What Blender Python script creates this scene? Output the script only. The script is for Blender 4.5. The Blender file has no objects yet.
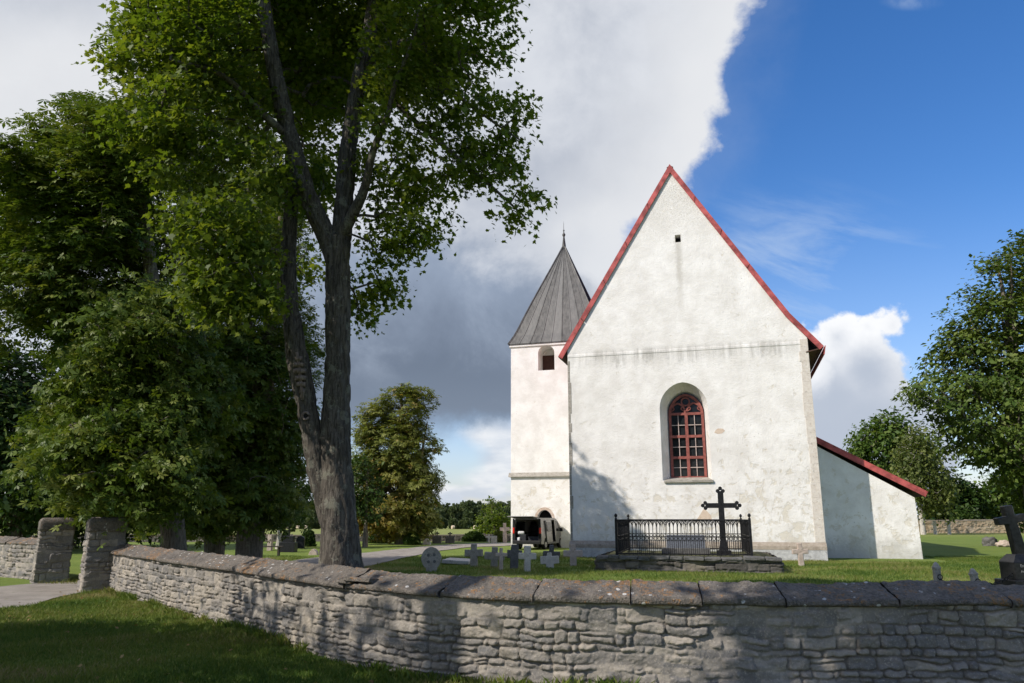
import bpy, bmesh, math, random
import numpy as np
from mathutils import Vector, Matrix
R = math.radians
sc = bpy.context.scene
C = sc.collection

# ------------------------------------------------------------------ camera
F, HOR, EYE = 760.0, 518.0, 1.9
PITCH = math.atan((HOR - 341.5) / F)
cam_d = bpy.data.cameras.new("camera")
cam_d.sensor_width = 36.0
cam_d.lens = 36.0 * F / 1024.0
cam_d.clip_start = 0.1
cam_d.clip_end = 8000.0
cam = bpy.data.objects.new("camera", cam_d)
cam.location = (0, 0, EYE)
cam.rotation_euler = (math.pi / 2 + PITCH, 0, 0)
C.objects.link(cam)
sc.camera = cam
sc.view_settings.view_transform = 'Standard'
sc.view_settings.look = 'None'
sc.view_settings.gamma = 1.0
sc.view_settings.exposure = 0.24
sc.view_settings.use_curve_mapping = False
sc.cycles.max_bounces = 6
sc.cycles.transparent_max_bounces = 8

# where a pixel's ray meets a level (at) or a distance (aty)
def ray(px, py):
    X = (px - 512) / F; Y = (341.5 - py) / F
    return np.array([X, math.cos(PITCH) - Y * math.sin(PITCH), math.sin(PITCH) + Y * math.cos(PITCH)])
def at(px, py, z=0.0):
    d = ray(px, py); t = (z - EYE) / d[2]
    return d[:2] * t
def aty(px, py, y):
    d = ray(px, py); t = y / d[1]
    return np.array([d[0] * t, y, EYE + d[2] * t])
def atx(px, y, z=0.5):            # world x of a column at distance y
    depth = y * math.cos(PITCH) + (z - EYE) * math.sin(PITCH)
    return (px - 512) / F * depth

# ------------------------------------------------------------------ sun
SUN_AZ, SUN_EL = R(240.0), R(40.5)
sd = bpy.data.lights.new("sun", 'SUN')
sd.energy = 4.2
sd.angle = R(0.5)
sd.color = (1.0, 0.925, 0.835)
sun = bpy.data.objects.new("sun", sd)
SV = Vector((math.sin(SUN_AZ) * math.cos(SUN_EL), math.cos(SUN_AZ) * math.cos(SUN_EL), math.sin(SUN_EL)))
sun.rotation_euler = SV.to_track_quat('Z', 'Y').to_euler()
sun.location = SV * 60
C.objects.link(sun)

# ------------------------------------------------------------------ node helper
class NT:
    def __init__(self, tree):
        self.t = tree; self.n = tree.nodes; self.l = tree.links
    def node(self, typ, **kw):
        n = self.n.new(typ)
        for k, v in kw.items(): setattr(n, k, v)
        return n
    def put(self, sock, v):
        if isinstance(v, bpy.types.NodeSocket): self.l.new(v, sock)
        elif v is not None: sock.default_value = v
    def m(self, op, a, b=None, c=None, clamp=False):
        n = self.node('ShaderNodeMath', operation=op, use_clamp=clamp)
        self.put(n.inputs[0], a); self.put(n.inputs[1], b); self.put(n.inputs[2], c)
        return n.outputs[0]
    def ss(self, x, a, b):        # smooth step a -> b (either direction)
        n = self.node('ShaderNodeMapRange', interpolation_type='SMOOTHSTEP')
        if a <= b:
            lo, hi, t0, t1 = a, b, 0.0, 1.0
        else:
            lo, hi, t0, t1 = b, a, 1.0, 0.0
        self.put(n.inputs['Value'], x)
        n.inputs['From Min'].default_value = lo; n.inputs['From Max'].default_value = hi
        n.inputs['To Min'].default_value = t0; n.inputs['To Max'].default_value = t1
        return n.outputs[0]
    def mix(self, f, a, b, blend='MIX'):
        n = self.node('ShaderNodeMix', data_type='RGBA', blend_type=blend)
        self.put(n.inputs[0], f); self.put(n.inputs[6], c4(a)); self.put(n.inputs[7], c4(b))
        return n.outputs[2]
    def noise(self, vec, scale, detail=4.0, rough=0.55, dist=0.0):
        n = self.node('ShaderNodeTexNoise')
        if vec is not None: self.l.new(vec, n.inputs['Vector'])
        n.inputs['Scale'].default_value = scale; n.inputs['Detail'].default_value = detail
        n.inputs['Roughness'].default_value = rough; n.inputs['Distortion'].default_value = dist
        return n.outputs['Fac']
    def voro(self, vec, scale, feature='F1', rnd=1.0, out='Distance'):
        n = self.node('ShaderNodeTexVoronoi', feature=feature)
        if vec is not None: self.l.new(vec, n.inputs['Vector'])
        n.inputs['Scale'].default_value = scale
        n.inputs['Randomness'].default_value = rnd
        return n.outputs[out]
    def mapping(self, vec, scale=(1, 1, 1), loc=(0, 0, 0)):
        n = self.node('ShaderNodeMapping')
        self.l.new(vec, n.inputs[0]); n.inputs['Scale'].default_value = scale; n.inputs['Location'].default_value = loc
        return n.outputs[0]
    def ramp(self, fac, stops):
        n = self.node('ShaderNodeValToRGB')
        el = n.color_ramp.elements
        while len(el) < len(stops): el.new(0.5)
        for e, (p, c) in zip(el, stops):
            e.position = p; e.color = c4(c)
        self.l.new(fac, n.inputs[0])
        return n.outputs[0]
    def sep(self, vec):
        n = self.node('ShaderNodeSeparateXYZ'); self.l.new(vec, n.inputs[0])
        return n.outputs
    def comb(self, x, y, z):
        n = self.node('ShaderNodeCombineXYZ')
        self.put(n.inputs[0], x); self.put(n.inputs[1], y); self.put(n.inputs[2], z)
        return n.outputs[0]
    def bump(self, h, strength=0.5, dist=0.02, normal=None):
        n = self.node('ShaderNodeBump')
        n.inputs['Strength'].default_value = strength; n.inputs['Distance'].default_value = dist
        self.l.new(h, n.inputs['Height'])
        if normal is not None: self.l.new(normal, n.inputs['Normal'])
        return n.outputs[0]
def c4(c):
    if isinstance(c, bpy.types.NodeSocket): return c
    if isinstance(c, (int, float)): return (c, c, c, 1)
    return tuple(c) if len(c) == 4 else tuple(c) + (1.0,)

# ------------------------------------------------------------------ sky (world)
def make_world():
    w = bpy.data.worlds.new("World"); sc.world = w; w.use_nodes = True
    T = NT(w.node_tree); T.n.clear()
    out = T.node('ShaderNodeOutputWorld'); bg = T.node('ShaderNodeBackground')
    bg.inputs['Strength'].default_value = 0.1
    T.l.new(bg.outputs[0], out.inputs[0])
    sky = T.node('ShaderNodeTexSky', sky_type='NISHITA')
    sky.sun_disc = False; sky.sun_elevation = SUN_EL; sky.sun_rotation = SUN_AZ
    sky.air_density = 1.1; sky.dust_density = 0.6; sky.ozone_density = 2.5
    hs = T.node('ShaderNodeHueSaturation'); hs.inputs['Saturation'].default_value = 1.32; hs.inputs['Value'].default_value = 1.25
    T.l.new(sky.outputs[0], hs.inputs['Color'])
    skyc = T.mix(1.0, hs.outputs[0], (1.0, 0.94, 1.10), 'MULTIPLY')
    tc = T.node('ShaderNodeTexCoord')
    d = tc.outputs['Generated']
    x, y, z = T.sep(d)
    yy = T.m('MAXIMUM', y, 0.08)
    u = T.m('DIVIDE', x, yy); v = T.m('DIVIDE', z, yy)
    def UV(px, py):
        r_ = ray(px, py); return r_[0] / r_[1], r_[2] / r_[1]
    n_big = T.m('SUBTRACT', T.noise(d, 2.6, 6, 0.55), 0.5)
    n_mid = T.m('SUBTRACT', T.noise(d, 8.0, 8, 0.62, 0.3), 0.5)
    n_fine = T.m('SUBTRACT', T.noise(d, 26.0, 6, 0.6), 0.5)
    bill = T.m('SUBTRACT', T.voro(d, 22.0, 'SMOOTH_F1'), 0.45)
    n_tiny = T.m('SUBTRACT', T.noise(d, 60.0, 4, 0.6), 0.5)
    edge = T.m('ADD', T.m('MULTIPLY', n_mid, 0.11), T.m('ADD', T.m('ADD', T.m('MULTIPLY', n_fine, 0.06), T.m('MULTIPLY', n_tiny, 0.02)), T.m('MULTIPLY', bill, 0.05)))
    # --- large cloud bank: right-hand edge as a function of height
    fc = T.node('ShaderNodeFloatCurve')
    pts = [(470, 560), (470, 470), (515, 430), (560, 400), (650, 330), (640, 280), (645, 225), (690, 188), (714, 150), (732, 105), (736, 60), (762, 0), (800, -80), (830, -250)]
    cv = fc.mapping.curves[0]
    fl = []
    for px, py in pts:
        a, b = UV(px, py); fl.append(((b + 0.1) / 1.5, (a + 1.0) / 2.0))
    fl.sort()
    cv.points[0].location = (0.0, fl[0][1]); cv.points[1].location = (1.0, fl[-1][1])
    for p_ in fl: cv.points.new(*p_)
    for p_ in cv.points: p_.handle_type = 'AUTO'
    fc.mapping.update()
    T.l.new(T.m('DIVIDE', T.m('ADD', v, 0.1), 1.5, clamp=True), fc.inputs['Value'])
    ue = T.m('SUBTRACT', T.m('MULTIPLY', fc.outputs[0], 2.0), 1.0)
    dist = T.m('ADD', T.m('SUBTRACT', ue, u), edge)
    A = T.m('MAXIMUM', T.ss(dist, -0.008, 0.036), T.m('MULTIPLY', T.ss(dist, -0.09, 0.05), 0.10))
    # lower limit of the bank
    lowb = T.m('ADD', v, T.m('ADD', T.m('MULTIPLY', n_mid, 0.10), T.m('MULTIPLY', n_fine, 0.03)))
    A = T.m('MULTIPLY', A, T.ss(lowb, UV(440, 452)[1], UV(440, 405)[1]))
    def ell(px, py, rx, ry, tilt=0.0):
        a, b = UV(px, py)
        du = T.m('DIVIDE', T.m('SUBTRACT', u, a), rx / F); dv = T.m('DIVIDE', T.m('SUBTRACT', v, b), ry / F)
        if tilt:
            du, dv = T.m('ADD', du, T.m('MULTIPLY', dv, tilt)), dv
        return T.m('SQRT', T.m('ADD', T.m('MULTIPLY', du, du), T.m('MULTIPLY', dv, dv)))
    dk = T.m('ADD', ell(405, 365, 250, 165, 0.35), T.m('ADD', T.m('MULTIPLY', n_mid, 0.9), T.m('ADD', T.m('MULTIPLY', n_fine, 0.25), T.m('MULTIPLY', n_big, 0.4))))
    dark = T.ss(dk, 1.12, 0.72)
    core = T.ss(T.m('ADD', ell(410, 400, 200, 62), T.m('MULTIPLY', n_mid, 1.0)), 1.15, 0.4)
    shade = T.m('ADD', T.m('MULTIPLY', n_big, 1.3), T.m('ADD', T.m('MULTIPLY', n_mid, 0.9), T.m('MULTIPLY', n_fine, 0.35)))
    rim = T.ss(T.m('ADD', dist, T.m('MULTIPLY', n_mid, 0.1)), 0.22, 0.02)
    colA = T.mix(T.ss(shade, -0.25, 0.30), (4.1, 4.45, 5.15), (6.0, 6.25, 6.75))
    colA = T.mix(T.m('MULTIPLY', rim, 0.85), colA, (7.0, 7.1, 7.3))
    topl = T.ss(T.m('ADD', ell(40, 90, 250, 130), T.m('MULTIPLY', n_mid, 0.8)), 1.2, 0.3)
    colA = T.mix(T.m('MULTIPLY', topl, 0.8), colA, (7.0, 7.1, 7.3))
    gv = T.m('ADD', v, T.m('ADD', T.m('MULTIPLY', n_mid, 0.16), T.m('MULTIPLY', n_fine, 0.05)))
    grad = T.ss(gv, UV(430, 250)[1], UV(430, 385)[1])
    storm = T.mix(grad, (2.3, 2.85, 3.85), (0.62, 0.86, 1.4))
    storm = T.mix(T.m('MULTIPLY', T.ss(n_mid, 0.0, 0.22), 0.35), storm, (3.2, 3.7, 4.6))
    colA = T.mix(T.m('MULTIPLY', dark, 0.95), colA, storm)
    colA = T.mix(T.m('MULTIPLY', core, 0.7), colA, (0.45, 0.66, 1.1))
    col = T.mix(A, skyc, colA)
    # --- thin streaks, right
    st = T.mapping(d, (3.0, 3.0, 9.0), (0.3, 0, 0))
    rot = T.node('ShaderNodeVectorRotate', rotation_type='Y_AXIS'); T.l.new(d, rot.inputs['Vector']); rot.inputs['Angle'].default_value = R(-24)
    st = T.mapping(rot.outputs[0], (2.5, 2.5, 13.0))
    wn = T.noise(st, 1.6, 7, 0.6, 0.4)
    wm = T.m('MULTIPLY', T.ss(wn, 0.42, 0.72), T.ss(ell(800, 265, 200, 110), 1.0, 0.2))
    wm2 = T.m('MULTIPLY', T.ss(ell(735, 250, 60, 45), 1.0, 0.1), T.ss(n_mid, -0.15, 0.15))
    wm3 = T.m('MULTIPLY', T.ss(ell(912, 2, 42, 14), 1.0, 0.2), T.ss(n_mid, -0.2, 0.15))
    wsum = T.m('MAXIMUM', T.m('MULTIPLY', wm, 0.5), T.m('MAXIMUM', T.m('MULTIPLY', wm2, 0.45), T.m('MULTIPLY', wm3, 0.5)))
    gl = T.m('MULTIPLY', T.ss(v, 0.50, -0.05), 0.36)
    col = T.mix(T.m('MAXIMUM', wsum, gl), col, T.mix(0.0, (5.0, 6.0, 7.4), (6, 6, 6)))
    # --- cumulus behind the side chapel
    circ = [(893, 325, 20), (905, 319, 12), (882, 315, 9), (868, 327, 17), (846, 322, 12), (822, 326, 14), (838, 338, 32), (812, 350, 32), (870, 372, 52), (830, 395, 55), (870, 430, 60), (905, 420, 45), (800, 440, 60), (925, 455, 40)]
    f_ = None
    for px, py, r_ in circ:
        e_ = T.m('MULTIPLY', T.m('SUBTRACT', 1.0, ell(px, py, r_, r_)), r_ / F)
        f_ = e_ if f_ is None else T.m('SMOOTH_MAX', f_, e_, 0.012)
    pf = T.m('ADD', T.m('MULTIPLY', bill, 0.045), T.m('ADD', T.m('ADD', T.m('MULTIPLY', n_fine, 0.05), T.m('MULTIPLY', n_tiny, 0.02)), T.m('MULTIPLY', n_mid, 0.045)))
    fb = T.m('ADD', f_, pf)
    B = T.ss(fb, -0.003, 0.012)
    lit = T.m('ADD', T.ss(fb, 0.085, 0.0), T.m('ADD', T.m('MULTIPLY', n_mid, 1.6), T.m('ADD', T.m('MULTIPLY', n_fine, 0.9), T.m('MULTIPLY', bill, 0.6))))
    lit = T.m('MULTIPLY', lit, T.ss(v, UV(0, 445)[1], UV(0, 335)[1]))
    lit2 = T.m('MULTIPLY', T.ss(T.m('ADD', ell(800, 365, 48, 42), T.m('MULTIPLY', n_mid, 1.6)), 1.1, 0.4), 0.8)
    colB = T.mix(T.ss(T.m('MAXIMUM', lit, lit2), 0.0, 1.1), (4.2, 4.7, 5.6), (8.4, 8.5, 8.7))
    col = T.mix(B, col, colB)
    # --- low bank near the horizon
    lowv = T.mapping(d, (1.0, 1.0, 3.2))
    ln = T.m('ADD', T.noise(lowv, 7.0, 8, 0.6, 0.2), T.m('MULTIPLY', bill, 0.12))
    dens = T.m('ADD', ln, T.m('MULTIPLY', T.ss(v, 0.13, -0.02), 0.16))
    patch = T.ss(T.m('ADD', ell(500, 455, 50, 38), T.m('ADD', T.m('MULTIPLY', n_mid, 1.2), T.m('MULTIPLY', n_fine, 0.5))), 1.1, 0.6)
    patch = T.m('MAXIMUM', patch, T.ss(T.m('ADD', ell(468, 492, 60, 11), T.m('ADD', T.m('MULTIPLY', n_fine, 1.6), T.m('MULTIPLY', bill, 0.8))), 1.05, 0.5))
    low = T.m('MULTIPLY', T.ss(dens, 0.54, 0.66), T.ss(v, 0.17, 0.09))
    low = T.m('MAXIMUM', low, T.m('MULTIPLY', patch, 0.9))
    hole = T.ss(T.m('ADD', ell(436, 456, 46, 24), T.m('MULTIPLY', n_mid, 0.8)), 1.25, 0.7)
    low = T.m('MULTIPLY', low, T.m('SUBTRACT', 1.0, hole))
    colL = T.mix(T.ss(T.noise(lowv, 9.0, 5, 0.55), 0.38, 0.62), (5.2, 5.7, 6.5), (7.6, 7.7, 7.9))
    col = T.mix(T.m('MULTIPLY', low, T.m('SUBTRACT', 1.0, T.m('MULTIPLY', B, 0.9))), col, colL)
    # behind the viewer: broken cloud only
    back = T.mix(T.ss(T.noise(d, 3.2, 6, 0.6), 0.46, 0.6), skyc, (4.6, 4.9, 5.4))
    col = T.mix(T.ss(y, 0.02, 0.12), back, col)
    T.l.new(col, bg.inputs['Color'])
make_world()

# ------------------------------------------------------------------ numpy noise
def _hash(i, j, k, s):
    h = (i.astype(np.int64) * 374761393 + j.astype(np.int64) * 668265263 + k.astype(np.int64) * 2147483647 + s * 1274126177) & 0xffffffff
    h = ((h ^ (h >> 13)) * 1274126177) & 0xffffffff
    h = (h ^ (h >> 16)) & 0xffffff
    return h / float(0xffffff)
def vnoise(x, y, z=None, s=0):
    x = np.asarray(x, float); y = np.asarray(y, float)
    z = np.zeros_like(x) if z is None else np.asarray(z, float)
    xi, yi, zi = np.floor(x), np.floor(y), np.floor(z)
    fx, fy, fz = x - xi, y - yi, z - zi
    fx = fx * fx * (3 - 2 * fx); fy = fy * fy * (3 - 2 * fy); fz = fz * fz * (3 - 2 * fz)
    r = 0
    for a in (0, 1):
        for b in (0, 1):
            for c in (0, 1):
                r = r + _hash(xi + a, yi + b, zi + c, s) * (fx if a else 1 - fx) * (fy if b else 1 - fy) * (fz if c else 1 - fz)
    return r - 0.5
def fbm(x, y, z=None, o=4, s=0):
    r = 0; a = 1.0; f = 1.0
    for i in range(o):
        r = r + a * vnoise(np.asarray(x) * f, np.asarray(y) * f, None if z is None else np.asarray(z) * f, s + i)
        a *= 0.5; f *= 2.03
    return r

# ------------------------------------------------------------------ object helpers
def set_props(o, label=None, cat=None, group=None, kind=None):
    if label: o['label'] = label
    if cat: o['category'] = cat
    if group: o['group'] = group
    if kind: o['kind'] = kind
    return o
def empty(name, loc, rz=0.0, label=None, cat=None, group=None):
    o = bpy.data.objects.new(name, None); C.objects.link(o)
    o.location = loc; o.rotation_euler = (0, 0, rz); o.empty_display_size = 0.3
    return set_props(o, label, cat, group)
def mesh_obj(name, verts, faces, mat, parent=None, smooth=False, attrs=None, loc=None):
    me = bpy.data.meshes.new(name)
    verts = np.asarray(verts, dtype=np.float32)
    if isinstance(faces, np.ndarray):
        nf, k = faces.shape
        me.vertices.add(len(verts)); me.vertices.foreach_set('co', verts.ravel())
        me.loops.add(nf * k); me.loops.foreach_set('vertex_index', faces.astype(np.int32).ravel())
        me.polygons.add(nf); me.polygons.foreach_set('loop_start', np.arange(0, nf * k, k, dtype=np.int32))
        me.polygons.foreach_set('loop_total', np.full(nf, k, dtype=np.int32))
        me.update(calc_edges=True)
    else:
        me.from_pydata([tuple(v) for v in verts], [], [tuple(f) for f in faces])
    if smooth:
        me.polygons.foreach_set('use_smooth', np.ones(len(me.polygons), dtype=bool))
    for k_, a in (attrs or {}).items():
        at_ = me.attributes.new(k_, 'FLOAT', 'POINT'); at_.data.foreach_set('value', np.asarray(a, dtype=np.float32))
    if mat: me.materials.append(mat)
    me.validate(); me.update()
    o = bpy.data.objects.new(name, me); C.objects.link(o)
    if parent is not None: o.parent = parent
    if loc is not None: o.location = loc
    return o
class B:
    """collects boxes, prisms, tubes and lathes; build() links them as one mesh"""
    def __init__(s): s.bm = bmesh.new()
    def box(s, c, size, rot=None, bev=0.0, taper=1.0):
        x, y, z = [v / 2 for v in size]
        co = [(-x, -y, -z), (x, -y, -z), (x, y, -z), (-x, y, -z), (-x * taper, -y * taper, z), (x * taper, -y * taper, z), (x * taper, y * taper, z), (-x * taper, y * taper, z)]
        M = Matrix.Translation(c) @ (rot.to_4x4() if rot else Matrix.Identity(4))
        vs = [s.bm.verts.new(M @ Vector(p)) for p in co]
        fs = [s.bm.faces.new([vs[i] for i in f]) for f in ((3, 2, 1, 0), (4, 5, 6, 7), (0, 1, 5, 4), (1, 2, 6, 5), (2, 3, 7, 6), (3, 0, 4, 7))]
        if bev:
            ed = list({e for f in fs for e in f.edges})
            bmesh.ops.bevel(s.bm, geom=ed, offset=bev, segments=2, affect='EDGES', profile=0.6)
        return s
    def prism(s, pts, a, b, M=None, bev=0.0):
        """pts: outline (p,q) in the x-z plane, from y=a to y=b"""
        M = M or Matrix.Identity(4)
        v0 = [s.bm.verts.new(M @ Vector((p, a, q))) for p, q in pts]; v1 = [s.bm.verts.new(M @ Vector((p, b, q))) for p, q in pts]
        n = len(pts)
        fs = [s.bm.faces.new(v0), s.bm.faces.new(v1[::-1])]
        for i in range(n):
            fs.append(s.bm.faces.new((v0[(i + 1) % n], v0[i], v1[i], v1[(i + 1) % n])))
        bmesh.ops.recalc_face_normals(s.bm, faces=fs)
        if bev:
            ed = [e for e in {e for f in fs for e in f.edges}]
            bmesh.ops.bevel(s.bm, geom=ed, offset=bev, segments=1, affect='EDGES')
        return s
    def tube(s, pts, r, n=6, r1=None):
        pts = [Vector(p) for p in pts]; m = len(pts); rings = []
        for i, p in enumerate(pts):
            d = (pts[min(i + 1, m - 1)] - pts[max(i - 1, 0)]).normalized()
            up = Vector((0, 0, 1)) if abs(d.z) < 0.9 else Vector((0, 1, 0))
            a = d.cross(up).normalized(); b = d.cross(a)
            rr = r if r1 is None else r + (r1 - r) * i / (m - 1)
            rings.append([s.bm.verts.new(p + a * rr * math.cos(t * 2 * math.pi / n) + b * rr * math.sin(t * 2 * math.pi / n)) for t in range(n)])
        for i in range(m - 1):
            for t in range(n):
                s.bm.faces.new((rings[i][t], rings[i][(t + 1) % n], rings[i + 1][(t + 1) % n], rings[i + 1][t]))
        s.bm.faces.new(rings[0][::-1]); s.bm.faces.new(rings[-1])
        return s
    def lathe(s, prof, c=(0, 0, 0), n=16, M=None):
        M = M or Matrix.Identity(4); rings = []
        for r, z in prof:
            rings.append([s.bm.verts.new(M @ Vector((c[0] + r * math.cos(t * 2 * math.pi / n), c[1] + r * math.sin(t * 2 * math.pi / n), c[2] + z))) for t in range(n)])
        for i in range(len(rings) - 1):
            for t in range(n):
                s.bm.faces.new((rings[i][t], rings[i][(t + 1) % n], rings[i + 1][(t + 1) % n], rings[i + 1][t]))
        s.bm.faces.new(rings[0][::-1]); s.bm.faces.new(rings[-1])
        return s
    def build(s, name, mat, parent=None, smooth=False, rough=0.0, seed=0, sub=0):
        if sub:
            bmesh.ops.triangulate(s.bm, faces=[f for f in s.bm.faces if len(f.verts) > 4])
            for _ in range(sub):
                bmesh.ops.subdivide_edges(s.bm, edges=s.bm.edges[:], cuts=1, use_grid_fill=True)
        if rough:
            co = np.array([v.co for v in s.bm.verts])
            for k in range(3):
                dn = fbm(co[:, 0] * 6 + 17 * k, co[:, 1] * 6, co[:, 2] * 6, 3, seed + 31 * k) * rough * 2
                for v, q in zip(s.bm.verts, dn): v.co[k] += q
        me = bpy.data.meshes.new(name); s.bm.to_mesh(me); s.bm.free()
        if smooth:
            for p in me.polygons: p.use_smooth = True
        me.materials.append(mat)
        o = bpy.data.objects.new(name, me); C.objects.link(o)
        if parent is not None: o.parent = parent
        return o
def copy_tree(o, parent=None):
    c = o.copy(); C.objects.link(c)
    if parent is not None: c.parent = parent
    for ch in list(o.children): copy_tree(ch, c)
    return c

# ------------------------------------------------------------------ materials
def material(name, rough=0.8):
    m = bpy.data.materials.new(name); m.use_nodes = True
    T = NT(m.node_tree); p = T.n['Principled BSDF']
    p.inputs['Roughness'].default_value = rough
    p.inputs['Specular IOR Level'].default_value = 0.3
    tc = T.node('ShaderNodeTexCoord')
    return m, T, p, tc.outputs['Object']
def attr(T, name):
    n = T.node('ShaderNodeAttribute', attribute_name=name); return n.outputs['Fac']
def simple(name, col, rough=0.6, metal=0.0, var=0.15, scale=8.0, bump=0.0):
    m, T, p, oc = material(name, rough)
    n = T.noise(oc, scale, 5, 0.6)
    lo = [c * (1 - var * 1.6) for c in col]; hi = [min(1, c * (1 + var)) for c in col]
    T.l.new(T.mix(T.ss(n, 0.3, 0.7), lo, hi), p.inputs['Base Color'])
    p.inputs['Metallic'].default_value = metal
    if bump: T.l.new(T.bump(T.noise(oc, scale * 4, 4, 0.6), bump, 0.01), p.inputs['Normal'])
    return m

def m_plaster():
    m, T, p, oc = material("lime_plaster", 0.9)
    x, y, z = T.sep(oc)
    n1 = T.noise(oc, 0.9, 6, 0.65); n2 = T.noise(oc, 5.5, 6, 0.7); n3 = T.noise(oc, 20, 4, 0.6)
    base = T.mix(T.ss(n1, 0.3, 0.7), (0.71, 0.685, 0.64), (0.87, 0.852, 0.815))
    # weathered zone near the gable's tip, below the string course and at the foot
    blot = T.m('ADD', T.m('MULTIPLY', T.m('SUBTRACT', n2, 0.5), 1.2), T.m('SUBTRACT', n1, 0.5))
    tip = T.m('MULTIPLY', T.ss(T.m('ADD', z, T.m('MULTIPLY', blot, 5.0)), 15.2, 19.0), T.ss(n3, 0.42, 0.62))
    base = T.mix(T.m('MULTIPLY', tip, 0.85), base, (0.48, 0.45, 0.39))
    sx = T.m('ADD', T.m('SUBTRACT', x, 6.02), T.m('MULTIPLY', T.m('SUBTRACT', n2, 0.5), 0.5))
    streak = T.m('MULTIPLY', T.ss(T.m('ABSOLUTE', sx), 0.26, 0.02), T.m('MULTIPLY', T.ss(z, 11.2, 15.0), T.ss(z, 16.6, 16.2)))
    base = T.mix(T.m('MULTIPLY', streak, 0.5), base, (0.42, 0.39, 0.33))
    belt = T.m('MULTIPLY', T.ss(T.m('ADD', z, T.m('MULTIPLY', blot, 1.2)), 9.3, 10.15), T.ss(z, 10.6, 10.3))
    belt = T.m('MULTIPLY', belt, T.ss(T.m('ABSOLUTE', T.m('SUBTRACT', x, 6.0)), 7.0, 4.6))
    vs = T.noise(T.mapping(oc, (1.3, 1.3, 0.12)), 1.5, 8, 0.72, 0.6)
    belt = T.m('MULTIPLY', belt, T.ss(vs, 0.35, 0.7))
    base = T.mix(T.m('MULTIPLY', belt, 0.9), base, (0.40, 0.385, 0.35))
    # long faint run marks
    speck = T.m('MULTIPLY', T.ss(n3, 0.60, 0.70), T.ss(n2, 0.42, 0.62))
    base = T.mix(T.m('MULTIPLY', speck, 0.45), base, (0.50, 0.46, 0.40))
    runs = T.m('MULTIPLY', T.ss(vs, 0.55, 0.75), T.ss(n1, 0.35, 0.65))
    base = T.mix(T.m('MULTIPLY', runs, 0.30), base, (0.52, 0.50, 0.44))
    # flaked patches where older, yellowish plaster shows, mostly low down
    lowz = T.m('ADD', T.m('MULTIPLY', T.ss(z, 7.0, 1.2), 0.10), T.m('MULTIPLY', T.m('MULTIPLY', T.ss(x, 5.0, 11.0), T.ss(x, 12.1, 11.9)), 0.03))
    fl = T.m('ADD', T.noise(oc, 1.9, 8, 0.72, 0.4), lowz)
    flake = T.ss(fl, 0.625, 0.675)
    base = T.mix(T.m('MULTIPLY', flake, 0.55), base, T.mix(n3, (0.56, 0.49, 0.36), (0.70, 0.65, 0.54)))
    foot = T.ss(T.m('ADD', z, T.m('MULTIPLY', blot, 1.1)), 1.3, 0.15)
    base = T.mix(T.m('MULTIPLY', foot, 0.6), base, (0.42, 0.41, 0.37))
    spot = T.m('MULTIPLY', T.ss(T.voro(oc, 4.2), 0.16, 0.10), T.ss(n1, 0.55, 0.62))
    base = T.mix(T.m('MULTIPLY', spot, 0.5), base, (0.38, 0.36, 0.32))
    T.l.new(base, p.inputs['Base Color'])
    h = T.m('ADD', T.m('MULTIPLY', n2, 0.7), T.m('ADD', T.m('MULTIPLY', T.noise(oc, 1.6, 4, 0.5), 0.8), T.m('ADD', T.m('MULTIPLY', n3, 0.6), T.m('MULTIPLY', flake, -0.25))))
    T.l.new(T.bump(h, 0.6, 0.05), p.inputs['Normal'])
    return m
def m_rubble(name, c1, c2, c3, joint=(0.30, 0.27, 0.22)):
    m, T, p, oc = material(name, 0.92)
    v = attr(T, 'var'); j = attr(T, 'joint')
    n = T.noise(oc, 7, 6, 0.65); n2 = T.noise(oc, 38, 5, 0.65); n3 = T.noise(oc, 1.1, 4, 0.55)
    col = T.ramp(v, [(0.0, c1), (0.5, c2), (1.0, c3)])
    col = T.mix(T.m('MULTIPLY', T.ss(n, 0.35, 0.7), 0.55), col, [c * 0.55 for c in c2])
    col = T.mix(T.m('MULTIPLY', T.ss(n2, 0.5, 0.72), 0.5), col, [min(1, c * 1.35) for c in c3])
    col = T.mix(T.m('MULTIPLY', T.ss(n3, 0.5, 0.72), 0.35), col, (0.40, 0.34, 0.25))
    col = T.mix(T.m('MULTIPLY', T.ss(j, 0.75, 0.1), 0.75), col, joint)
    wh = T.m('MULTIPLY', T.ss(T.voro(oc, 30), 0.16, 0.1), T.ss(n, 0.52, 0.6))
    col = T.mix(T.m('MULTIPLY', wh, 0.6), col, (0.5, 0.5, 0.46))
    T.l.new(col, p.inputs['Base Color'])
    h = T.m('ADD', T.m('MULTIPLY', n2, 0.5), n)
    T.l.new(T.bump(h, 0.8, 0.02), p.inputs['Normal'])
    return m
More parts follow.
